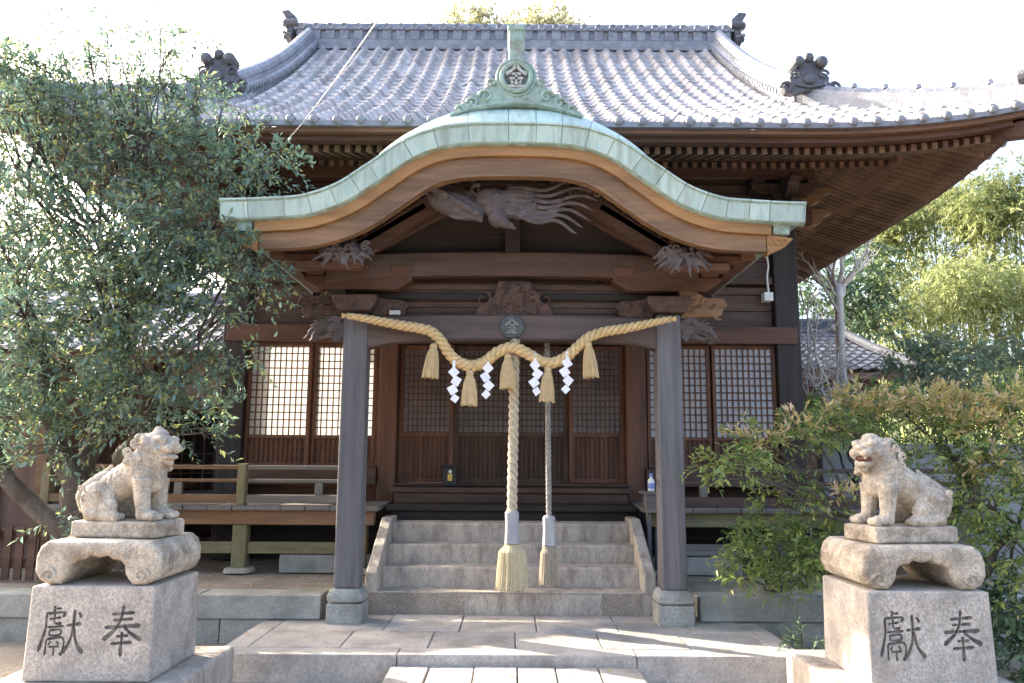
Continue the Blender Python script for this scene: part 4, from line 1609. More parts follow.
def straw_bundle(name, m, hgt, r0, r1, seed, n=46, waist=.16, bulge=.66):
    """hanging bundle of straw: many thin strands gathered under a bound neck"""
    rr = random.Random(seed)
    mb = MB()
    mb.lathe([(r0 * .5, 0), (r0 * .8, -.01), (r0 * .95, -hgt * waist * .5), (r0 * .8, -hgt * waist), (r0 * 1.0, -hgt * waist - .012), (r1 * bulge * .93, -hgt * (waist + .16)), (r1 * .86, -hgt * .6), (r1 * .9, -hgt * .97), (r1 * .5, -hgt * .975)], (0, 0, 0), 18)
    for k in range(n):
        a = 2 * math.pi * k / n + rr.uniform(-.05, .05)
        q = rr.uniform(.92, 1.06)
        e = hgt * rr.uniform(.955, 1.02)
        P = [(r0 * .78 * math.cos(a), r0 * .78 * math.sin(a), -hgt * waist), (r1 * bulge * q * math.cos(a), r1 * bulge * q * math.sin(a), -hgt * (waist + .14)),
             (r1 * .92 * q * math.cos(a + .05), r1 * .86 * q * math.sin(a + .05), -hgt * .6), (r1 * q * math.cos(a + .03), r1 * q * math.sin(a + .03), -e)]
        mb.tube(P, [r1 * .075] * 4, 4)
    for k in range(2):
        z = -hgt * waist * (.75 + .35 * k)
        mb.tube([(r0 * .93 * math.cos(t), r0 * .93 * math.sin(t), z) for t in np.linspace(0, 2 * math.pi, 16)], r0 * .10, 5)
    return mb


tl = [((434, 343.5), (430, 378), 'straw tassel hanging crooked near the left end of the sacred rope'),
      ((470, 370), (469, 406), 'straw tassel hanging under the left swag between two paper streamers'),
      ((508, 354), (508, 389), 'straw tassel at the raised middle of the rope before the thick bell rope'),
      ((548, 367), (547, 402), 'straw tassel hanging under the right swag above the thin bell rope'),
      ((588, 342), (591, 378), 'straw tassel hanging near the right end of the sacred rope')]
for k, (a, b, lab) in enumerate(tl):
    p0, p1 = at(*a, RY - .045), at(*b, RY - .05)
    mb = straw_bundle('straw_tassel', M_STRAW, (p1 - p0).length, .036, .068, k)
    o = mb.build('straw_tassel', M_STRAW)
    o.rotation_mode = 'QUATERNION'
    o.rotation_quaternion = (p1 - p0).to_track_quat('-Z', 'Y')
    o.location = p0
    tag(o, lab, 'tassel', 'straw tassels tied along the sacred rope')

zz_ = [((454, 366), 1, 'white zigzag paper streamer hanging furthest left on the rope'),
       ((488, 362), -1, 'white zigzag paper streamer hanging just left of the middle tassel'),
       ((535, 359), 1, 'white zigzag paper streamer hanging just right of the thick bell rope'),
       ((567, 357), -1, 'white zigzag paper streamer hanging furthest right on the rope')]
for k, ((u, v), sg, lab) in enumerate(zz_):
    p = at(u, v, RY - .065)
    mb = MB()
    sz = .105
    x = 0
    z = 0.0
    th = .0025
    rr = random.Random(40 + k)
    mb.bx(-.012, .012, -.002, .002, -.03, .05)
    cx = 0
    for q in range(4):
        ang = R(45 + rr.uniform(-14, 14))
        s2 = sz * (1.0 if q < 3 else .8) * .72
        M = Matrix.Translation((cx, -.004 - .006 * q, -.055 - .078 * q)) @ Matrix.Rotation(rr.uniform(-.5, .5), 4, 'Z') @ Matrix.Rotation(ang * sg, 4, 'Y')
        n0 = len(mb.v)
        mb.bx(-s2 / 2, s2 / 2, -th / 2, th / 2, -s2 / 2, s2 / 2)
        mb.xf(M, n0)
        cx += sg * (.022 if q % 2 == 0 else -.03)
    o = mb.build('paper_streamer', M_PAPER)
    o.location = p
    tag(o, lab, 'paper streamer', 'white paper streamers tied along the sacred rope')


def bell_rope(lab, u0, v0, u1, v1, Y, r, mr, ms, mh, v_s, v_b, sw, bw, seed):
    top, bot = at(u0, v0, Y), at(u1, v1, Y)
    t = thing('bell_rope', lab, 'bell rope', bot, 'bell ropes hanging over the steps')
    mb = MB()
    P = [top + (bot - top) * k / 20 for k in range(21)]
    rope(mb, P, r, 3, pitch=r * 4.6, n=8, step=r * .45)
    mb.build('rope', mr, t, smooth=True)
    zs = at(u1, v_s, Y)
    mb = MB()
    mb.lathe([(sw * .80, 0), (sw, -.02), (sw * .92, -(bot.z - zs.z) * .5), (sw * 1.05, -(bot.z - zs.z))], (bot.x, bot.y, bot.z + .02), 14, sq=2.6)
    mb.build('sleeve', ms, t, smooth=False, bevel=.004)
    zb = at(u1, v_b, Y)
    mb = straw_bundle('b', mh, zs.z - zb.z, sw * 1.05, bw, seed, n=90, waist=.04, bulge=.80)
    mb.xf(Matrix.Translation((zs.x, zs.y, zs.z + .02)))
    mb.build('broom_end', mh, t)
    return t


b1 = bell_rope('thick cream bell rope with a grey sleeve and a fat straw broom end', 515, 340, 512, 513, 6.98, .046, M_PALER, M_SLEEVE, M_HEMP, 546, 591, .062, .135, 3)
b2 = bell_rope('thin grey bell rope with a short faded broom end', 547, 335, 549, 518, 7.20, .026, M_GREYR, M_SLEEVE, M_HEMPG, 548, 587, .058, .085, 4)
p = at(545, 556, 7.1)

# ================================================================== GUARDIAN LIONS
def lion(mb, open_mouth, head_yaw, curls_seed):
    """seated guardian lion facing +x, rump at -x, on z = 0; one continuous body"""
    rr = random.Random(curls_seed)

    def limb(P, r_):
        mb.tube(crom(P, 5), list(np.interp(np.linspace(0, 1, 5 * (len(P) - 1) + 1), np.linspace(0, 1, len(P)), r_)), 10)
        mb.ell(P[-1], (r_[-1],) * 3)

    # trunk: deep chest narrowing to the loins
    for q in np.linspace(0, 1, 9):
        c = Vector((-.165, 0, .150)).lerp(Vector((.10, 0, .300)), q)
        c.z += .02 * math.sin(q * math.pi)
        mb.ell(c, (.10, .104 + .012 * math.sin(q * 3), .100 + .024 * q))
    mb.ell((.135, 0, .27), (.078, .092, .105))
    mb.ell((-.19, 0, .13), (.10, .115, .115))
    for s_ in (-1, 1):
        # fore leg with shoulder, wrist and paw
        mb.ell((.105, s_ * .075, .27), (.075, .05, .095))
        limb([(.125, s_ * .085, .25), (.130, s_ * .09, .16), (.140, s_ * .09, .08), (.150, s_ * .09, .035)], [.062, .050, .043, .046])
        mb.ell((.185, s_ * .09, .032), (.062, .052, .034))
        for k in (-1, 0, 1):
            mb.ell((.225, s_ * .09 + k * .031, .026), (.030, .019, .026))
        # haunch, hock and long hind foot
        mb.ell((-.155, s_ * .098, .125), (.112, .058, .112), (0, -.3, 0))
        mb.ell((-.075, s_ * .115, .085), (.062, .045, .060))
        limb([(-.20, s_ * .115, .045), (-.10, s_ * .125, .035), (-.03, s_ * .125, .032)], [.046, .040, .040])
        for k in (-1, 0, 1):
            mb.ell((.005, s_ * .125 + k * .027, .024), (.026, .017, .024))
        # curls along the haunch
        for k in range(4):
            mb.ell((-.235 + .02 * k, s_ * (.10 + .006 * k), .06 + .035 * k), (.026, .02, .022))
    # tail: three flame-like locks against the back
    for k in (-1, 0, 1):
        limb([(-.250, k * .05, .07), (-.275, k * .06, .15), (-.235, k * .05, .235 - .02 * abs(k)), (-.175, k * .035, .285 - .02 * abs(k)), (-.15, k * .03, .325 - .04 * abs(k))], [.05, .048, .040, .028, .012])
    # neck
    for q in np.linspace(0, 1, 4):
        mb.ell(Vector((.105, 0, .32)).lerp(Vector((.155, 0, .43)), q), (.105, .112, .085))
    n0 = len(mb.v)
    # head, built facing +x about its own centre
    mb.ell((0, 0, .02), (.088, .092, .082))
    mb.ell((-.03, 0, .045), (.085, .088, .065))
    mb.ell((.075, 0, .012), (.058, .066, .034))            # upper muzzle
    mb.ell((.118, 0, .034), (.022, .034, .020))           # nose
    mb.ell((.118, .02, .026), (.018, .016, .014))
    mb.ell((.118, -.02, .026), (.018, .016, .014))
    for s_ in (-1, 1):
        mb.ell((.105, s_ * .033, .004), (.034, .036, .026))   # lip pads
        mb.ell((.060, s_ * .048, .062), (.040, .030, .019), (0, .2, s_ * -.3))  # brow
        mb.ell((.072, s_ * .046, .038), (.020, .019, .016))   # eye
        mb.ell((.035, s_ * .085, .0), (.036, .02, .03))       # cheek
        mb.ell((-.03, s_ * .092, .05), (.042, .018, .030), (0, .6, 0))   # ear
        for k in range(6):
            a = k / 5
            mb.ell((-.02 - .035 * math.sin(a * 3), s_ * (.098 + .012 * math.sin(a * 3)), -.115 + .14 * a), (.027, .022, .022))
            mb.ell((-.080 + .012 * k, s_ * (.090 - .006 * k), -.135 + .04 * a), (.026, .026, .024))
    drop = .058 if open_mouth else .030
    mb.ell((.062, 0, -.030 - drop * .55), (.060, .058, .022), (0, .18 if open_mouth else 0, 0))   # lower jaw
    mb.ell((.105, 0, -.028 - drop * .62), (.026, .042, .018))
    mb.ell((.03, 0, -.055), (.05, .07, .045))
    mb.ell((.085, 0, -.062 - drop * .5), (.022, .03, .022))     # beard
    if open_mouth:
        for s_ in (-1, 1):
            mb.ell((.115, s_ * .034, -.018), (.010, .009, .018))
    mb.ell((-.01, 0, .095), (.055, .050, .028))            # crown
    if not open_mouth:
        mb.ell((-.02, 0, .115), (.030, .028, .026))        # horn knob
    # mane curls over the nape
    for r_ in range(4):
        for k in range(6):
            a = (k - 2.5) * .42
            mb.ell((-.100 + .012 * r_ * (r_ - 2), .090 * math.sin(a), .065 - .055 * r_ + .012 * math.cos(a)), (.028, .020, .024))
    M = Matrix.Translation((.168, 0, .432)) @ Matrix.Rotation(head_yaw, 4, 'Z') @ Matrix.Scale(1.02, 4)
    mb.xf(M, n0)
    # carved curls on mane and haunch
    for s_ in (-1, 1):
        for (cx_, cz_, r_) in ((.04, .36, .030), (.085, .335, .026), (.03, .415, .030), (.055, .30, .024), (.10, .375, .028), (.06, .47, .026)):
            spiral(mb, (cx_, cz_), r_, 1.6, .0085, s_ * (.118 if cz_ < .42 else .105), s_, rr.uniform(0, 6), 22)
        for (cx_, cz_, r_) in ((-.20, .13, .040), (-.13, .17, .028), (-.235, .19, .024)):
            spiral(mb, (cx_, cz_), r_, 1.5, .0075, s_ * .152, -s_, rr.uniform(0, 6), 22)
    # mane locks on the chest and shoulders
    for k in range(14):
        a = rr.uniform(-1.5, 1.5)
        mb.ell((.12 + .09 * math.cos(a) * .6 - .05, .10 * math.sin(a), rr.uniform(.33, .40)), (.030, .022, .030))
    for k in range(8):
        mb.ell((.02 + .012 * k, (.088 if k % 2 else -.088), .345 - .012 * (k % 4)), (.028, .020, .026))
    return M


def guardian(lab, open_mouth, loc, rotz, head_yaw, seed):
    t = thing('guardian_lion', lab, 'stone lion', loc, 'guardian lion statues flanking the approach', rotz)
    mb = MB()
    M = lion(mb, open_mouth, head_yaw, seed)
    mb.xf(Matrix.Translation((-.01, 0, .095)) @ Matrix.Scale(1.0, 4))
    b = mb.build('body', M_LION, t, local=True)
    r_ = b.modifiers.new('one_surface', 'REMESH')
    r_.mode = 'VOXEL'
    r_.voxel_size = .0045
    r_.use_smooth_shade = True
    s_ = b.modifiers.new('soften', 'SMOOTH')
    s_.factor = .5
    s_.iterations = 2
    tx = bpy.data.textures.new('stone_wear', 'CLOUDS')
    tx.noise_scale = .035
    dm = b.modifiers.new('wear', 'DISPLACE')
    dm.texture = tx
    dm.strength = .007
    mb = MB().bx(-.285, .265, -.165, .165, 0, .098)
    mb.build('plinth', M_LION, t, local=True, bevel=.018, segs=3)
    if open_mouth:
        mb = MB()
        mb.ell((.062, 0, -.030), (.056, .056, .020))
        mb.xf(Matrix.Translation((-.01, 0, .095)) @ M)
        mb.build('mouth', M_MOUTH, t, local=True, smooth=True)
    return t


LX = 2.38
guardian('stone lion with closed mouth sitting in profile before the leafy tree', False, (-2.345, 4.93, 1.222), R(-8), R(-16), 5)
guardian('stone lion with open reddish mouth turning its head before the shrub', True, (2.375, 4.90, 1.222), R(180 + 10), R(26), 6)

for sx, lab in ((-1, 'square carved pedestal of pinkish stone under the closed-mouthed lion'), (1, 'square carved pedestal of pale stone under the open-mouthed lion')):
    x0 = sx * LX
    t = thing('lion_pedestal', lab, 'pedestal', (x0, 4.95, ZG), 'carved pedestals of the guardian lions')
    MB().bx(x0 - .53, x0 + .53, 4.42, 5.50, ZG - .05, .45).build('footing', M_STEP, t, bevel=.02)
    mb = MB()
    a0, a1 = .385, .365
    vs = []
    for (a, z) in ((.359, .452), (.351, .970)):
        vs += [(x0 - a, 4.96 - a, z), (x0 + a, 4.96 - a, z), (x0 + a, 4.90 + a, z), (x0 - a, 4.90 + a, z)]
    mb.add(vs, [(0, 3, 2, 1), (4, 5, 6, 7), (0, 1, 5, 4), (1, 2, 6, 5), (2, 3, 7, 6), (3, 0, 4, 7)])
    blk = mb.build('block', M_STONE, t, bevel=.014, segs=3)
    ih = .265
    off = .03 if sx < 0 else .02

    def writing(y, depth):
        q = MB()
        strokes(q, KEN, x0 - .305 + off, .600, ih, y + .003, depth, .88)
        strokes(q, HOU, x0 + .040 + off, .606, ih, y + .003, depth, .88)
        q.v = [(x, yy + (z - .452) * .0155, z) for x, yy, z in q.v]      # follow the battered face
        return q
    cut = writing(4.575, .035).build('chisel', M_INK)
    bo = blk.modifiers.new('carved', 'BOOLEAN')
    bo.operation = 'DIFFERENCE'
    bo.object = cut
    bo.solver = 'EXACT'
    bo.use_self = True
    bpy.context.view_layer.update()
    dg = bpy.context.evaluated_depsgraph_get()
    carved = bpy.data.meshes.new_from_object(blk.evaluated_get(dg))
    blk.modifiers.clear()
    blk.data = carved
    bpy.data.objects.remove(cut)
    writing(4.6075, .004).build('inscription', M_INK, blk)
    # scrolled table-shaped stone: rounded ends, scalloped opening underneath on all four sides
    hw = .455
    out = [(.21, .0), (.28, .0), (.335, .03), (.362, .08), (.362, .155), (.34, .215), (.30, .246), (.0, .250)]
    inn = [(.0, .150), (.05, .163), (.085, .140), (.12, .146), (.15, .110), (.16, .06), (.18, .03)]
    poly = out + [(-a, b) for a, b in out[::-1][1:]]
    poly = poly + [(-a, b) for a, b in inn[::-1]] + [p for p in inn[1:]]
    poly2 = []
    for p_ in poly:
        if not poly2 or (abs(p_[0] - poly2[-1][0]) + abs(p_[1] - poly2[-1][1])) > 1e-4:
            poly2.append(p_)
    mb = MB()
    mb.prism(poly2, -.315, .315)
    n0 = len(mb.v)
    cu = 'table_stone'
    mb.xf(Matrix.Translation((x0 + sx * -.0, 4.94, .972)))
    tb = mb.build(cu, M_LION, t, bevel=.05, segs=4, angle=55)
    # scroll carving on the feet
    for q in (-1, 1):
        P = [(x0 + q * (.262 + .045 * (1 - k / 22) * math.cos(k * .42)), 4.94 - .317, .972 + .055 + .045 * (1 - k / 22) * math.sin(k * .42)) for k in range(20)]
        MB().tube(P, .010, 6).build('scroll', M_LION, tb)

# ================================================================== SMALL THINGS ABOUT THE HALL
p = at(768, 297, 9.44)
t = thing('switch_box', 'small white electric box with a thin conduit on the hall wall', 'electric box', p)
MB().bx(p.x - .055, p.x + .055, p.y - .04, p.y + .10, p.z - .055, p.z + .055).build('box', M_WHITE, t, bevel=.008)
mb = MB().tube(crom([(p.x + .01, p.y, p.z + .05), (p.x + .0, p.y, p.z + .25), (p.x + .02, p.y, p.z + .42), (p.x - .01, p.y + .02, p.z + .62)], 5), .012, 6)
mb.build('conduit', M_WHITE, t)

p = at(450, 477, 9.3)
t = thing('coin_box', 'small black box with a pale label standing before the dark doors', 'box', (p.x, 9.33, 1.38))
MB().bx(p.x - .085, p.x + .085, 9.26, 9.38, 1.381, 1.62).build('case', M_METAL, t, bevel=.012)
MB().bx(p.x - .105, p.x + .105, 9.24, 9.40, 1.60, 1.63).build('lid', M_METAL, t, bevel=.008)
MB().bx(p.x - .025, p.x + .028, 9.254, 9.259, 1.45, 1.53).build('label', M_YEL, t)
MB().lathe([(.001, 0), (.02, 0), (.02, .005)], (p.x + .005, 9.249, 1.555), 12, 'y').build('knob', M_WHITE, t)

t = thing('wooden_stand', 'weathered grey wooden stand on the veranda end by the right pillar', 'stand', (1.53, 8.62, 1.0))
MB().bx(1.40, 1.66, 8.25, 8.36, 1.16, 1.345).build('front_board', M_POSTX, t, bevel=.008)
MB().bx(1.38, 1.68, 8.23, 8.60, 1.347, 1.375).build('top_board', M_POSTX, t, bevel=.006)
for x in (1.42, 1.62):
    MB().bx(x, x + .04, 8.30, 8.34, .515, 1.158).build('leg', M_POST, t, bevel=.004)
    MB().bx(x, x + .04, 8.54, 8.58, 1.206, 1.345).build('leg', M_POST, t, bevel=.004)
p = at(651, 480, 8.33)
t = thing('spray_bottle', 'small white plastic bottle with a blue label on the wooden stand', 'bottle', (p.x, 8.33, 1.376))
MB().lathe([(.030, 0), (.036, .01), (.036, .10), (.028, .125), (.014, .135), (.014, .15)], (p.x, 8.33, 1.377), 16).build('body', M_WHITE, t, smooth=True)
MB().lathe([(.0368, .03), (.0372, .032), (.0372, .085), (.0368, .087)], (p.x, 8.33, 1.377), 16).build('label', M_BLUE, t)
mb = MB().lathe([(.016, .150), (.016, .185), (.008, .19)], (p.x, 8.33, 1.377), 10)
mb.build('cap', M_BLUE, t)

p = at(394, 319, 7.0)
o = MB().bx(p.x - .05, p.x + .05, 7.02, 7.1, 3.005, 3.045).build('paper_block', M_SHOJI, bevel=.006)
tag(o, 'tiny pale block lying on top of the porch beam near the left pillar', 'block')

# overhead service wire to the left eave, with its insulator
p0, p1 = at(278, 150, 8.2), at(380, 0, 3.3)
t = thing('service_wire', 'pale overhead wire running down to the left eave', 'wire', p0)
P = []
for k in range(25):
    q = k / 24
    a = p0.lerp(p1 + (p1 - p0) * .5, q)
    a.z -= .10 * 4 * q * (1 - q)
    P.append(a)
MB().tube(P, .0035, 5).build('cable', M_CABLE, t)
MB().tube([p0 + Vector((0, 0, -.02)), p0 + (p1 - p0).normalized() * .16], .022, 8).build('sleeve', M_WHITE, t)
MB().tube([p0 + Vector((0, .25, .02)), p0 + Vector((0, 0, -.01))], .018, 8).build('bracket', M_METAL, t)
MB().lathe([(.02, 0), (.04, .02), (.03, .04), (.04, .06), (.02, .085)], p0 + Vector((0, 0, -.09)), 12).build('insulator', M_SLEEVE, t)

# ================================================================== NEIGHBOURING BUILDINGS
def pan_roof(mb, A, B, run, rise, per=.26, crs=.28):
    """pantile sheet from eave line A-B climbing by run (vector) and rise"""
    A, B, run = Vector(A), Vector(B), Vector(run)
    L = (B - A).length
    nx_ = int(L / per) * 6
    k = int(run.length / crs)
    rws = []
    for r_ in range(k):
        for fr_ in (0.0, .95):
            q = (r_ + fr_) / k
            row = []
            for i in range(nx_ + 1):
                s_ = i / nx_
                ph = (s_ * L / per) % 1
                p_ = A.lerp(B, s_) + run * q
                row.append((p_.x, p_.y, p_.z + rise * q + .045 * max(0, math.cos(2 * math.pi * (ph - .5))) + .024 * (1 - fr_)))
            rws.append(row)
    mb.grid(rws)
    return mb


# left: low wing with white plaster and a dark lattice
t = thing('side_building', 'low white plastered building with tiled roof behind the left tree', 'building', (-6, 12.3, ZT))
for (z0, z1, m, nm) in ((2.42, 3.35, M_PLASTER, 'plaster_wall'), (.4, 1.2, M_DK, 'skirting_wall')):
    MB().bx(-9.0, -3.75, 12.35, 12.5, z0, z1).build(nm, m, t)
MB().bx(-9.0, -3.75, 12.51, 15.5, .4, 3.3).build('body', M_BLACK, t)
mb = MB()
for x in np.arange(-8.9, -3.75, .17):
    mb.bx(x, x + .02, 12.32, 12.35, 1.2, 2.4)
for z in (1.45, 1.75, 2.05):
    mb.bx(-9.0, -3.75, 12.325, 12.345, z, z + .018)
mb.build('lattice', M_POST, t)
for x in (-8.8, -7.2, -5.6, -4.1):
    MB().bx(x - .07, x + .07, 12.28, 12.50, .4, 3.34).build('post', M_RED, t)
MB().bx(-9.0, -3.7, 12.27, 12.50, 2.40, 2.50).build('lintel', M_RED, t)
pan_roof(MB(), (-9.4, 11.6, 3.28), (-3.6, 11.6, 3.28), (0, 2.4, 0), 1.25).build('roof', M_TILED, t)
pan_roof(MB(), (-3.6, 16.4, 3.28), (-9.4, 16.4, 3.28), (0, -2.4, 0), 1.25).build('roof', M_TILED, t)
MB().tube([(-9.4, 14, 4.55), (-3.6, 14, 4.55)], .14, 10).build('ridge', M_TILED, t)
MB().bx(-9.35, -3.65, 11.66, 11.8, 3.14, 3.26).build('eave_board', M_EAVE, t)

# far left: reddish timber house front with dark doorway
t = thing('timber_house', 'red-brown timber house front with dark openings at the far left', 'house', (-8, 9.2, ZG))
MB().bx(-11, -5.35, 9.3, 12.0, ZG, 2.9).build('wall', M_RBWALL, t)
for (a, b, z0, z1) in ((-6.35, -5.98, .9, 2.2), (-7.6, -6.75, .9, 2.3), (-9.4, -8.2, .9, 2.3)):
    f = MB().bx(a, b, 9.24, 9.298, z0, z1).build('door', M_BLACK, t)
    MB().bx(a + .06, b - .06, 9.22, 9.238, z0 + .1, z1 - .1).build('panel', M_DK, f)
for x in (-10.6, -7.65, -6.65, -5.45):
    MB().bx(x - .06, x + .06, 9.16, 9.23, ZG, 2.9).build('post', M_VEND, t, bevel=.008)
MB().bx(-11, -5.3, 9.15, 9.235, .80, .90).build('floor_edge', M_VEND, t)
pan_roof(MB(), (-11.2, 8.5, 2.85), (-5.0, 8.5, 2.85), (0, 2.2, 0), 1.1).build('roof', M_TILED, t)
MB().bx(-11.2, -5.0, 8.55, 8.7, 2.7, 2.83).build('eave_board', M_EAVE, t)
mb = MB()
mb.bx(-9.5, -4.35, 7.86, 7.92, .62, .70)
mb.bx(-9.5, -4.35, 7.87, 7.91, .92, .98)
for x in np.arange(-9.4, -4.3, .12):
    mb.bx(x, x + .075, 7.84, 7.859, .513, 1.02)
o = mb.build('plank_fence', M_DK)
tag(o, 'low brown plank fence in dappled light at the far left', 'fence')

# right: tiled outbuilding beyond the bare tree
t = thing('outbuilding', 'small dark outbuilding with grey tiled hip roof beyond the bare tree', 'building', (6.6, 17.5, .1))
MB().bx(4.2, 7.7, 16.5, 19.5, .05, 3.6).build('wall', M_DV, t)
MB().bx(4.1, 7.75, 16.40, 16.49, 3.18, 3.4).build('lintel', M_RED, t)
for x in (4.3, 5.5, 6.6, 7.62):
    MB().bx(x - .07, x + .07, 16.38, 16.5, .05, 3.17).build('post', M_DV, t)
def hip(mb, x0, x1, y0, y1, ze, zt, ins):
    # four corrugated hip slopes with a straight ridge
    n = 60
    for (A, B, C, D) in (((x0, y0), (x1, y0), (x0 + ins, (y0 + y1) / 2), (x1 - ins, (y0 + y1) / 2)),
                         ((x1, y1), (x0, y1), (x1 - ins, (y0 + y1) / 2), (x0 + ins, (y0 + y1) / 2)),
                         ((x1, y0), (x1, y1), (x1 - ins, (y0 + y1) / 2), (x1 - ins, (y0 + y1) / 2)),
                         ((x0, y1), (x0, y0), (x0 + ins, (y0 + y1) / 2), (x0 + ins, (y0 + y1) / 2))):
        A, B, C, D = [Vector(q) for q in (A, B, C, D)]
        L = (B - A).length
        n = int(L / .27) * 6
        rws = []
        for r_ in range(12):
            for fr_ in (0, .95):
                q = (r_ + fr_) / 12
                a, b = A.lerp(C, q), B.lerp(D, q)
                row = []
                for i in range(n + 1):
                    p_ = a.lerp(b, i / n)
                    row.append((p_.x, p_.y, ze + (zt - ze) * (q * .8 + .2 * q * q) + .045 * abs(math.sin(math.pi * i / 6)) + .025 * (1 - fr_)))
                rws.append(row)
        mb.grid(rws)
    return mb
hip(MB(), 3.9, 8.35, 15.8, 20.2, 3.52, 4.72, .95).build('roof', M_TILE2, t)
mb = MB().bx(4.75, 7.5, 17.85, 18.15, 4.68, 4.86)
mb.tube([(4.7, 18, 4.9), (7.55, 18, 4.9)], .11, 10)
mb.build('ridge', M_TILE2, t)
for sx, xe in ((1, 8.35), (-1, 3.9)):
    x1 = 7.45 if sx > 0 else 4.8
    mb = MB().tube([(x1, 17.9, 4.78), ((x1 + xe) / 2, 16.85, 4.16), (xe, 15.8, 3.62)], .10, 8)
    mb.build('hip_ridge', M_TILE2, t)
MB().bx(3.95, 8.3, 15.86, 15.98, 3.36, 3.50).build('eave_board', M_EAVE, t)

o = MB().bx(4.3, 11.5, 10.9, 11.05, .3, 1.95).build('garden_wall', mat("pale_grey_wall", (.30, .295, .29), .15, 3, .9, .1, stain=(.25, .25, .26), stain_amt=.5), bevel=.01)
tag(o, 'pale grey garden wall glimpsed behind the shrub beside the hall', 'wall')

# ================================================================== VEGETATION
def leaf_mesh(name, pos, dirs, nrm, ln, wd, m, parent=None):
    """one folded leaf per position: base, two sides, tip"""
    n = len(pos)
    d = dirs / np.linalg.norm(dirs, axis=1, keepdims=True)
    s = np.cross(d, nrm)
    s /= np.maximum(np.linalg.norm(s, axis=1, keepdims=True), 1e-6)
    u = np.cross(s, d)
    ln = ln[:, None]
    wd = wd[:, None]
    V = np.empty((n, 4, 3))
    V[:, 0] = pos
    V[:, 1] = pos + d * ln * .5 + s * wd * .5 + u * wd * .14
    V[:, 2] = pos + d * ln - u * ln * .10
    V[:, 3] = pos + d * ln * .5 - s * wd * .5 + u * wd * .14
    base = np.arange(n)[:, None] * 4
    F = np.concatenate([base + np.array([[0, 1, 2]]), base + np.array([[0, 2, 3]])], 1).reshape(-1)
    me = bpy.data.meshes.new(name)
    me.vertices.add(n * 4)
    me.vertices.foreach_set('co', V.reshape(-1))
    nf = n * 2
    me.loops.add(nf * 3)
    me.loops.foreach_set('vertex_index', F.astype(np.int32))
    me.polygons.add(nf)
    me.polygons.foreach_set('loop_start', np.arange(nf, dtype=np.int32) * 3)
    me.polygons.foreach_set('loop_total', np.full(nf, 3, dtype=np.int32))
    me.update()
    me.validate()
    me.materials.append(m)
    o = bpy.data.objects.new(name, me)
    COL.objects.link(o)
    if parent is not None:
        o.parent = parent
        if parent.type == 'EMPTY':
            o.matrix_parent_inverse = Matrix.Translation(-Vector(parent.location))
    return o


def clump_leaves(rng, clumps, leaf, per_twig=9, twig=.28, droop=.25, flat=1.0, shell=.45):
    """twigs scattered through ellipsoid clumps, leaves set alternately along them"""
    P, D, N, tw = [], [], [], []
    for (c, r, n) in clumps:
        c, r = np.array(c, float), np.array(r, float)
        k = max(1, n // per_twig)
        v = rng.normal(size=(k, 3))
        v /= np.linalg.norm(v, axis=1, keepdims=True)
        rad = rng.uniform(shell ** 3, 1, size=(k, 1)) ** (1 / 3)
        st_ = c + v * rad * r
        dr_ = v * np.array([1, 1, .55]) + rng.normal(scale=.45, size=(k, 3)) + np.array([0, 0, .15])
        dr_ /= np.linalg.norm(dr_, axis=1, keepdims=True)
        ln = twig * rng.uniform(.6, 1.3, size=(k, 1))
        tw.append((st_, st_ + dr_ * ln))
        for j in range(per_twig):
            q = (j + .6) / per_twig
            p = st_ + dr_ * ln * q + np.array([0, 0, -1]) * droop * ln * q * q
            side = rng.normal(size=(k, 3))
            side -= (side * dr_).sum(1, keepdims=True) * dr_
            side /= np.linalg.norm(side, axis=1, keepdims=True)
            side[:, 2] *= flat
            d = dr_ * .55 + side * .8 + np.array([0, 0, -.22]) * rng.uniform(0, 1.4, size=(k, 1))
            P.append(p)
            D.append(d)
            nn = np.array([0, 0, 1.0]) + rng.normal(scale=.45, size=(k, 3))
            N.append(nn)
    P, D, N = np.concatenate(P), np.concatenate(D), np.concatenate(N)
    ln = leaf * rng.uniform(.5, 1.35, size=len(P))
    return P, D, N, ln, tw


def branch(mb, a, b, r0, r1, rr, wob=.06, n=7, sides=7):
    a, b = Vector(a), Vector(b)
    L = (b - a).length
    P = []
    for i in range(n):
        q = i / (n - 1)
        p = a.lerp(b, q)
        if 0 < i < n - 1:
            p = p + Vector((rr.uniform(-1, 1), rr.uniform(-1, 1), rr.uniform(-.6, 1))) * wob * L
        P.append(p)
    P = crom(P, 3)
    mb.tube(P, list(np.linspace(r0, r1, len(P))), sides)
    return P


def add_twigs(mb, tw, frac, rng, r=.004):
    for s_, e in tw:
        sel = rng.random(len(s_)) < frac
        for a, b in zip(s_[sel], e[sel]):
            mb.tube([a, b], [r, r * .4], 3)


# ---------------------------------------------------- broadleaf tree at the left
rng = np.random.default_rng(12)
rr = random.Random(12)
base = Vector((-3.62, 6.75, ZG))
t = thing('broadleaf_tree', 'large dense evergreen broadleaf tree leaning towards the porch at left', 'tree', base)
cl = []


CN = 1.2


def cpx(u, v, Y, ru, rv, n, ry=None):
    """a leaf clump from its measured place and size at distance Y"""
    p = at(u, v, Y)
    k = Y / 780 / .98
    cl.append((p, (ru * k * .9, (ry if ry else (ru + rv) / 2) * k, rv * k * .9), int(n * CN)))


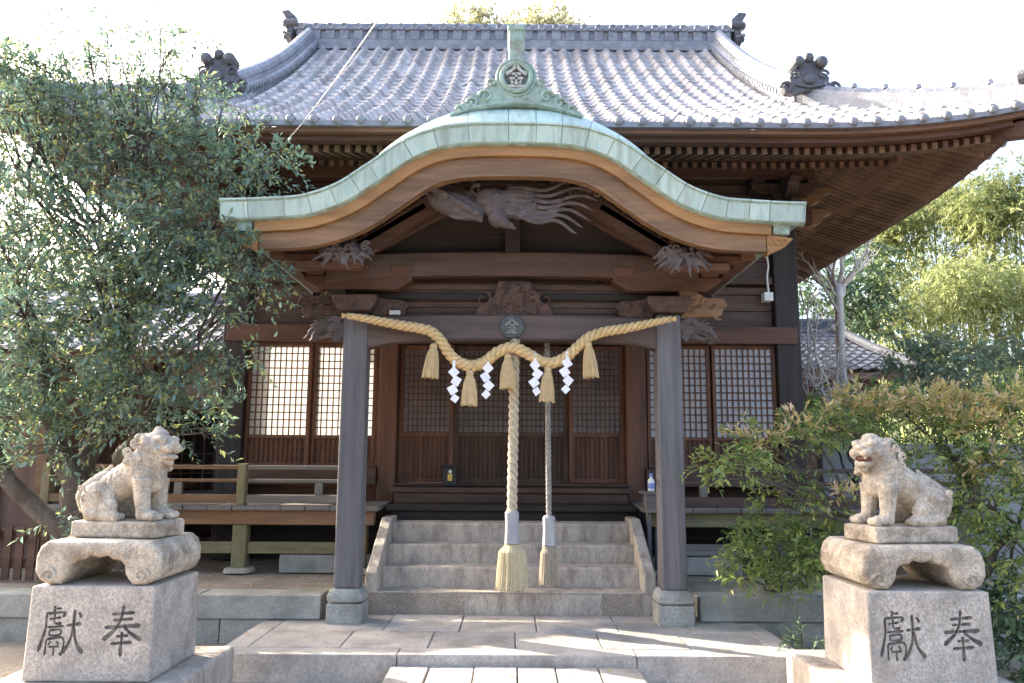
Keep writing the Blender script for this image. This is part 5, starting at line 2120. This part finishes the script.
for (u, v, Y, ru, rv, n) in ((30, 130, 6.6, 62, 55, 1500), (95, 135, 6.9, 60, 50, 1500), (150, 150, 6.6, 60, 48, 1400), (205, 165, 6.7, 52, 42, 1100), (248, 165, 6.5, 36, 26, 480), (275, 160, 6.4, 22, 15, 170),
                             (20, 215, 6.3, 60, 50, 1400), (85, 220, 6.6, 62, 48, 1500), (150, 230, 6.2, 58, 44, 1400), (205, 235, 6.4, 44, 36, 1000), (240, 262, 6.2, 34, 26, 520), (262, 290, 6.3, 22, 14, 170),
                             (15, 300, 6.0, 56, 48, 1200), (75, 300, 6.5, 60, 46, 1300), (135, 300, 6.1, 55, 40, 1200), (185, 290, 6.3, 40, 34, 800), (222, 315, 6.2, 22, 16, 130),
                             (20, 370, 6.2, 55, 36, 1000), (80, 365, 6.4, 55, 36, 1100), (140, 360, 6.1, 46, 34, 900), (190, 366, 6.2, 34, 20, 420), (238, 358, 6.3, 22, 11, 150),
                             (25, 420, 6.3, 48, 26, 620), (90, 412, 6.4, 48, 24, 620), (150, 408, 6.2, 40, 22, 480), (205, 398, 6.3, 34, 14, 230), (175, 432, 6.3, 26, 10, 120), (205, 438, 6.2, 18, 6, 70),
                             (40, 455, 6.2, 26, 20, 160), (15, 75, 6.7, 26, 30, 260), (60, 92, 6.9, 46, 22, 420), (150, 108, 6.9, 44, 18, 380), (222, 108, 6.9, 36, 16, 260), (185, 100, 7.0, 40, 16, 240),
                             (120, 480, 6.9, 30, 24, 140), (60, 520, 6.0, 22, 10, 70), (5, 50, 6.7, 24, 20, 320), (-12, 85, 6.7, 34, 40, 700), (35, 88, 7.0, 34, 16, 330), (18, 70, 6.8, 22, 18, 260), (190, 262, 6.8, 50, 34, 900), (150, 265, 7.1, 40, 30, 600), (-30, 180, 6.6, 50, 60, 1300), (-30, 290, 6.4, 50, 60, 1300), (-30, 400, 6.4, 50, 50, 900), (10, 240, 7.2, 50, 60, 900), (15, 345, 7.2, 50, 50, 800), (10, 150, 7.2, 40, 40, 500)):
    cpx(u, v, Y, ru, rv, n)
# thin high sprays against the sky
for (u, v) in ((62, 40), (90, 52), (118, 50), (150, 45), (178, 40), (196, 32), (110, 28), (140, 62), (60, 62), (75, 24), (160, 20)):
    cpx(u + rr.uniform(-6, 6), v + 8, 6.8, 24, 12, 80)
for (u, v, n) in ((195, 88, 160), (168, 84, 160), (140, 84, 160), (110, 80, 170), (85, 74, 170)):
    cpx(u, v, 6.9, 26, 12, n)
P, D, Nn, ln, tw = clump_leaves(rng, cl, .060, 12, .24, .3)
br = MB()
forks = [(-3.66, 6.75, 1.15), (-3.15, 6.6, 1.35)]
branch(br, base + Vector((0, 0, -.1)), forks[0], .17, .14, rr, .02)
limbs = []
for a, b, r0, r1 in (((-3.62, 6.75, 1.05), (-3.95, 6.6, 2.4), .12, .075), ((-3.64, 6.75, 1.0), (-3.05, 6.55, 2.0), .10, .06), ((-3.7, 6.75, 1.1), (-3.5, 6.9, 2.6), .10, .06), ((-3.66, 6.75, 1.0), (-4.6, 6.4, 2.0), .09, .05),
                     ((-3.55, 6.8, .3), (-3.1, 6.75, 1.7), .09, .07)):
    limbs.append(branch(br, a, b, r0, r1, rr, .05))
ends = [L[-1] for L in limbs]
for (c, r, n) in cl:
    e = min(ends, key=lambda q: (Vector(c) - q).length + (1.5 if q.z > c[2] + .4 else 0))
    L = branch(br, e, c, .026 if n > 300 else .010, .006, rr, .07, 6, 5)
    for k in range(max(2, n // 150)):
        q = Vector(c) + Vector([rr.uniform(-.85, .85) * r[i] for i in range(3)])
        branch(br, L[rr.randrange(len(L) // 2, len(L))], q, .010, .003, rr, .08, 4, 4)
add_twigs(br, tw, .5, rng, .0035)
tk_ = br.build('trunk', M_BARK, t, fix=False, smooth=True)
leaf_mesh('crown', P, D, Nn, ln, ln * .40, L_TREE, t)

CN = 1.15
# ---------------------------------------------------- shrub behind the right lion
rng = np.random.default_rng(21)
rr = random.Random(21)
base = Vector((3.05, 6.6, ZT))
t = thing('layered_shrub', 'spreading shrub with pinkish autumn tips behind the open-mouthed lion', 'shrub', (3.2, 6.3, ZG))
cl = []
for (u, v, Y, ru, rv, n) in ((735, 462, 6.1, 34, 12, 330), (715, 480, 6.0, 18, 8, 90), (770, 444, 6.3, 40, 13, 400), (815, 430, 6.4, 42, 13, 430), (850, 420, 6.6, 45, 12, 400), (905, 414, 6.6, 46, 15, 520), (960, 416, 6.6, 46, 18, 600), (1010, 408, 6.6, 30, 22, 380),
                             (940, 448, 6.3, 40, 24, 600), (990, 455, 6.3, 38, 30, 800), (900, 466, 6.8, 36, 16, 200), (985, 505, 6.2, 34, 30, 700), (1015, 545, 6.1, 26, 34, 600), (960, 520, 6.6, 30, 22, 360), (1010, 600, 6.2, 26, 26, 300),
                             (790, 480, 6.6, 26, 12, 150), (770, 500, 6.7, 18, 10, 90), (825, 500, 6.4, 22, 16, 190), (1040, 470, 6.2, 30, 60, 700), (1030, 400, 6.4, 40, 30, 400)):
    cpx(u, v, Y, ru, rv, n)
P, D, Nn, ln, tw = clump_leaves(rng, cl, .062, 10, .18, .1, .6)
br = MB()
for a, b, r0 in (((3.05, 6.55, ZG), (3.2, 6.5, 1.35), .055), ((3.2, 6.6, ZG), (3.75, 6.5, 1.6), .05), ((3.0, 6.5, ZG), (2.85, 6.5, 1.2), .04), ((3.3, 6.5, ZG), (4.0, 6.3, 1.2), .045)):
    L = branch(br, a, b, r0, .03, rr, .05)
    ends = [L[-1]] if a[0] == 3.05 else ends + [L[-1]]
for (c, r, n) in cl:
    e = min(ends, key=lambda q: (Vector(c) - q).length)
    L = branch(br, e, c, .018, .006, rr, .07, 5, 5)
    for k in range(max(2, n // 90)):
        q = Vector(c) + Vector([rr.uniform(-.9, .9) * r[i] for i in range(3)])
        branch(br, L[rr.randrange(len(L) // 2, len(L))], q, .007, .003, rr, .08, 4, 4)
add_twigs(br, tw, .5, rng, .003)
br.build('trunk', M_BARK, t, fix=False, smooth=True)
leaf_mesh('crown', P, D, Nn, ln, ln * .36, L_SHRUB, t)
CN = 2.2
cl = []
for (u, v, Y, ru, rv, n) in ((862, 396, 6.5, 20, 7, 110), (890, 404, 6.4, 26, 8, 150), (935, 398, 6.4, 26, 9, 200), (965, 408, 6.3, 30, 9, 240), (1000, 400, 6.3, 26, 10, 160), (985, 428, 6.2, 24, 10, 120), (760, 438, 6.2, 26, 7, 70), (805, 424, 6.3, 26, 7, 90), (848, 404, 6.5, 20, 6, 60), (846, 488, 6.2, 10, 7, 40), (1000, 470, 6.1, 20, 16, 110)):
    cpx(u, v, Y, ru, rv, n)
P, D, Nn, ln, tw = clump_leaves(rng, cl, .062, 8, .14, 0, .8)
D[:, 2] += .5
o = leaf_mesh('autumn_tips', P, D, Nn, ln, ln * .34, L_TIP, t)
o['label'] = 'pinkish and yellow young leaf tips'

CN = 1.6
# low bright bush by the terrace kerb
rng = np.random.default_rng(31)
cl = []
for (u, v, Y, ru, rv, n) in ((780, 555, 6.7, 46, 20, 900), (745, 560, 6.6, 22, 12, 200), (815, 540, 6.7, 30, 20, 480), (770, 525, 6.9, 30, 13, 320), (735, 578, 6.5, 16, 8, 90), (800, 580, 6.6, 26, 14, 240), (825, 572, 6.4, 18, 20, 220), (760, 535, 6.8, 26, 12, 220)):
    cpx(u, v, Y, ru, rv, n)
bp = at(800, 600, 6.75)
t = thing('low_bush', 'low bright green bush spilling over the terrace kerb beside the right pillar', 'bush', (bp.x + .1, 7.5, ZT))
P, D, Nn, ln, tw = clump_leaves(rng, cl, .060, 10, .17, .3, .7)
br = MB()
for (c, r, n) in cl:
    branch(br, (bp.x + .1 + rr.uniform(-.06, .06), 7.5, ZT - .02), c, .014, .005, rr, .06, 5, 5)
add_twigs(br, tw, .5, rng, .003)
br.build('stems', M_BARK, t, fix=False, smooth=True)
leaf_mesh('foliage', P, D, Nn, ln, ln * .34, L_SHRUB, t)
CN = .8
# fronds by the landing kerb
cl = []
cpx(812, 642, 5.75, 22, 7, 130)
cpx(800, 650, 5.7, 14, 6, 50)
bp = at(824, 652, 5.8)
t = thing('small_frond_plant', 'small frond plant at the landing edge beside the open-mouthed lion pedestal', 'plant', (bp.x, 5.8, ZG))
P, D, Nn, ln, tw = clump_leaves(rng, cl, .075, 9, .16, .3, .7)
br = MB()
for (c, r, n) in cl:
    branch(br, (bp.x, 5.8, ZG), c, .008, .004, rr, .06, 5, 5)
add_twigs(br, tw, .8, rng, .003)
br.build('stems', M_BARK, t, fix=False)
leaf_mesh('foliage', P, D, Nn, ln, ln * .26, L_DARK, t)

# ---------------------------------------------------- bare pale tree and a bare shrub
rr = random.Random(4)
b0 = at(846, 400, 13)
b0.z = .1
t = thing('bare_tree', 'pale leafless tree with a straight trunk before the outbuilding', 'tree', b0)
br = MB()


def grow(p, d, L, r, depth):
    e = p + d * L
    P = branch(br, p, e, r, r * .62, rr, .05, 5, 6 if depth < 3 else 4)
    if depth >= 5:
        return
    for k in range(3 if depth < 4 else 2):
        s_ = P[rr.randrange(len(P) // 2, len(P))]
        nd = (d + Vector((rr.uniform(-.8, .8), rr.uniform(-.8, .8), rr.uniform(-.1, .5)))).normalized()
        grow(s_, nd, L * rr.uniform(.55, .8), r * .5, depth + 1)


top = at(838, 285, 13)
branch(br, b0, top, .095, .07, rr, .012, 7, 10)
for u, v, r_ in ((815, 222, .042), (848, 235, .045), (860, 250, .034), (822, 245, .034), (800, 262, .028), (834, 215, .03)):
    e = at(u, v, 13 + rr.uniform(-.8, .8))
    grow(top - Vector((0, 0, rr.uniform(0, .3))), (e - top).normalized(), (e - top).length * .7, r_, 2)
for u0, v0, u1, v1 in ((840, 300, 808, 262), (842, 320, 815, 268), (838, 290, 870, 250)):
    a, b = at(u0, v0, 13), at(u1, v1, 12.6)
    grow(a, (b - a).normalized(), (b - a).length, .028, 3)
br.build('trunk', M_PBARK, t, fix=False, smooth=True)

rr = random.Random(9)
b0 = at(828, 400, 11.2)
b0.z = ZT - .4
t = thing('bare_shrub', 'tangled leafless pale shrub against the corner of the hall', 'shrub', b0)
br = MB()
for (u, v) in ((808, 300), (800, 330), (818, 312), (832, 340), (806, 372), (826, 372), (800, 290), (838, 352), (812, 340)):
    e = at(u, v, 11.2 + rr.uniform(-.5, .5))
    P = branch(br, b0 + Vector((rr.uniform(-.1, .1), 0, .4)), e, .030, .011, rr, .05, 6, 6)
    for k in range(10):
        s_ = P[rr.randrange(6, len(P))]
        grow(s_, Vector((rr.uniform(-1, 1), rr.uniform(-.6, .6), rr.uniform(-.3, .8))).normalized(), .36, .008, 3)
br.build('stems', M_PBARK, t, fix=False, smooth=True)

# ---------------------------------------------------- bamboo on the hill foot
lab = ['tall yellow-green bamboo clump furthest left beside the eave', 'broad bamboo clump just right of the eave tip, full and pale', 'feathery bamboo clump in the middle of the grove', 'bamboo clump leaning at the picture edge, tallest of the grove',
       'shorter dense bamboo clump at the foot of the grove', 'shaded lower bamboo clump right of the outbuilding roof', 'back bamboo clump showing above the others']
bb = [(885, 270, 24, 26, 50, 1500), (925, 255, 23, 36, 62, 2400), (968, 245, 22, 36, 66, 2400), (1012, 240, 21, 40, 72, 2600), (985, 320, 20, 42, 46, 2000), (925, 325, 21, 34, 40, 1500), (945, 225, 27, 40, 45, 1600)]
for k, (u, v, Y, ru, rv, n) in enumerate(bb):
    rng = np.random.default_rng(50 + k)
    rr = random.Random(50 + k)
    c = at(u, v, Y)
    kk = Y / 780
    b0 = Vector((c.x, Y, .1))
    t = thing('bamboo_clump', lab[k], 'bamboo', b0, 'bamboo clumps on the slope at right')
    br = MB()
    cl = []
    for j in range(6):
        tip = Vector((c.x + rr.uniform(-1, 1) * ru * kk, Y + rr.uniform(-.8, .8), c.z + rr.uniform(.2, 1.0) * rv * kk))
        st_ = b0 + Vector((rr.uniform(-.5, .5), rr.uniform(-.5, .5), -.05))
        P = crom([st_, st_.lerp(tip, .5) + Vector((0, 0, .4)), tip, tip + Vector((rr.uniform(-.5, .5), -.2, -.1))], 6)
        br.tube(P, list(np.linspace(.045, .008, len(P))), 6)
        for q in range(7):
            f = P[int(len(P) * (.45 + .5 * q / 7))]
            cl.append((f + Vector((rr.uniform(-.35, .35), rr.uniform(-.3, .3), rr.uniform(-.3, .2))), (.52, .5, .42), int(n * 3.0) // 42 + 9))
    P, D, Nn, ln, tw = clump_leaves(rng, cl, .19, 9, .40, .5)
    D[:, 2] -= .45
    add_twigs(br, tw, .4, rng, .006)
    br.build('culms', M_CULM, t, fix=False, smooth=True)
    leaf_mesh('crown', P, D, Nn, ln, ln * .24, L_BAMB, t)


def bushy(name, lab, cat, specs, base, leaf, m, trunk_r, seed, group=None, wid=.45, bark=None):
    global cl
    rng = np.random.default_rng(seed)
    rr = random.Random(seed)
    cl = []
    for s_ in specs:
        cpx(*s_)
    t = thing(name, lab, cat, base, group)
    P, D, Nn, ln, tw = clump_leaves(rng, cl, leaf, 8, leaf * 2.6, .2)
    br = MB()
    cen = Vector((sum(c[0][0] for c in cl) / len(cl), sum(c[0][1] for c in cl) / len(cl), sum(c[0][2] for c in cl) / len(cl)))
    fork = Vector(base).lerp(cen, .55)
    branch(br, Vector(base) - Vector((0, 0, .1)), fork, trunk_r, trunk_r * .7, rr, .03)
    for (c, r, n) in cl:
        branch(br, fork, c, trunk_r * .45, trunk_r * .1, rr, .07, 5, 5)
    add_twigs(br, tw, .3, rng, leaf * .04)
    br.build('trunk', bark or M_BARK, t, fix=False, smooth=True)
    leaf_mesh('crown', P, D, Nn, ln, ln * wid, m, t)
    return t


def gbase(u, Y, z=.1):
    p = at(u, 400, Y)
    return (p.x, Y, z)


bushy('evergreen_tree', 'dark evergreen tree behind the bare tree trunk', 'tree', [(858, 295, 21, 24, 32, 1300), (866, 262, 22, 18, 20, 600), (840, 310, 21, 26, 26, 900), (880, 322, 20, 16, 18, 500), (820, 300, 22, 22, 26, 700)], gbase(855, 21), .20, L_DARK, .16, 71)
bushy('grey_green_bush', 'rounded grey-green bush right of the outbuilding roof', 'bush', [(915, 368, 12, 30, 24, 900), (945, 362, 12, 30, 22, 900), (975, 380, 12, 32, 24, 900), (935, 395, 11.5, 40, 20, 800)], gbase(940, 12), .11, L_GREY, .07, 72)
bushy('clipped_bush', 'olive green clipped bush beside the bare tree foot', 'bush', [(870, 396, 11, 34, 9, 600), (840, 408, 10.5, 34, 10, 600), (890, 406, 10.5, 34, 10, 600), (812, 425, 10, 22, 12, 300), (850, 428, 9.5, 40, 12, 600)], gbase(850, 10.5, .3), .09, L_SHRUB, .05, 73)
bushy('grey_green_bush', 'grey-green bush at the far right above the shrub', 'bush', [(1010, 365, 10, 26, 26, 700), (1040, 375, 10, 30, 34, 700)], gbase(1020, 10), .10, L_GREY, .06, 74)
bushy('hedge_bush', 'dark green bush low at the picture edge right of the pedestal', 'bush', [(1010, 620, 6.3, 26, 30, 500), (1035, 650, 6.0, 30, 30, 500), (975, 590, 6.6, 26, 20, 300)], gbase(1015, 6.3), .085, L_DARK, .03, 75)
bushy('hill_tree', 'pale yellowish tree crown peeping over the ridge, the left and darker one', 'tree', [(468, 20, 30, 20, 13, 700), (455, 26, 30, 12, 9, 260), (488, 26, 30, 12, 8, 260), (470, 48, 30, 30, 22, 800)], gbase(468, 30, 2.0), .30, L_FAR, .28, 76, 'trees on the hill above the roof ridge')
bushy('hill_tree', 'pale yellowish tree crown peeping over the ridge, the right and flatter one', 'tree', [(548, 20, 31, 20, 11, 700), (522, 24, 31, 16, 8, 360), (566, 28, 31, 10, 9, 240), (540, 48, 31, 34, 20, 800)], gbase(540, 31, 2.0), .30, L_FAR, .28, 77, 'trees on the hill above the roof ridge')
for k, (u, Y, v, lb) in enumerate(((40, 17, 330, 'dark evergreen tree behind the timber house at the far left'), (140, 19, 345, 'dark evergreen tree behind the white plastered building'), (-60, 15, 320, 'dark evergreen tree beyond the left picture edge'))):
    bushy('evergreen_tree', lb, 'tree', [(u, v, Y, 60, 60, 2200), (u - 40, v + 50, Y, 60, 50, 1500), (u + 40, v + 45, Y, 60, 50, 1500), (u, v - 60, Y, 40, 40, 1000)], gbase(u, Y), .22, L_DARK, .18, 80 + k)
# far woods that close the view at both sides
rng = np.random.default_rng(90)
cl = []
for k in range(90):
    x = rng.uniform(-60, 60)
    y = rng.uniform(34, 52)
    if abs(x) < 4:
        continue
    z = .05 + 7.5 * (1 - math.exp(-((y - 26) / 22) ** 2)) * .85
    cl.append(((x, y, z + 2.2), (3.0, 2.5, 2.6), 420))
P, D, Nn, ln, tw = clump_leaves(rng, cl, .55, 8, .9, .2)
o = leaf_mesh('hillside_woods', P, D, Nn, ln, ln * .5, L_BAMB)
tag(o, 'far wooded hillside closing the view beyond the bamboo', 'woods', kind='stuff')
# fallen leaves on the ground
n = 500
P = np.stack([rng.uniform(-6, 6, n), rng.uniform(3.0, 9, n), np.full(n, 0.0)], 1)
keep = []
for i in range(n):
    x, y = P[i, 0], P[i, 1]
    if abs(x) < 2.2 and y < 7.5:
        z = (ZL + .006 if 6.0 < y < 7.3 else zp + .006 if (y < 5.85 and abs(x) < .85) else None) if rng.random() < .35 else None
    elif y > 7.12:
        z = ZT + .006 if y < 8.3 else None
    else:
        z = ZG + .02
    if z and not (1.75 < abs(x) < 2.95 and 4.3 < y < 5.6):
        P[i, 2] = z
        keep.append(i)
P = P[keep]
D = rng.normal(size=P.shape) * np.array([1, 1, .08])
o = leaf_mesh('fallen_leaves', P, D, np.tile([0, 0, 1.0], (len(P), 1)) + rng.normal(scale=.15, size=P.shape), rng.uniform(.03, .06, len(P)), rng.uniform(.015, .03, len(P)), L_TIP)
tag(o, 'scattered dry fallen leaves on the earth and terrace', 'fallen leaves', kind='stuff')
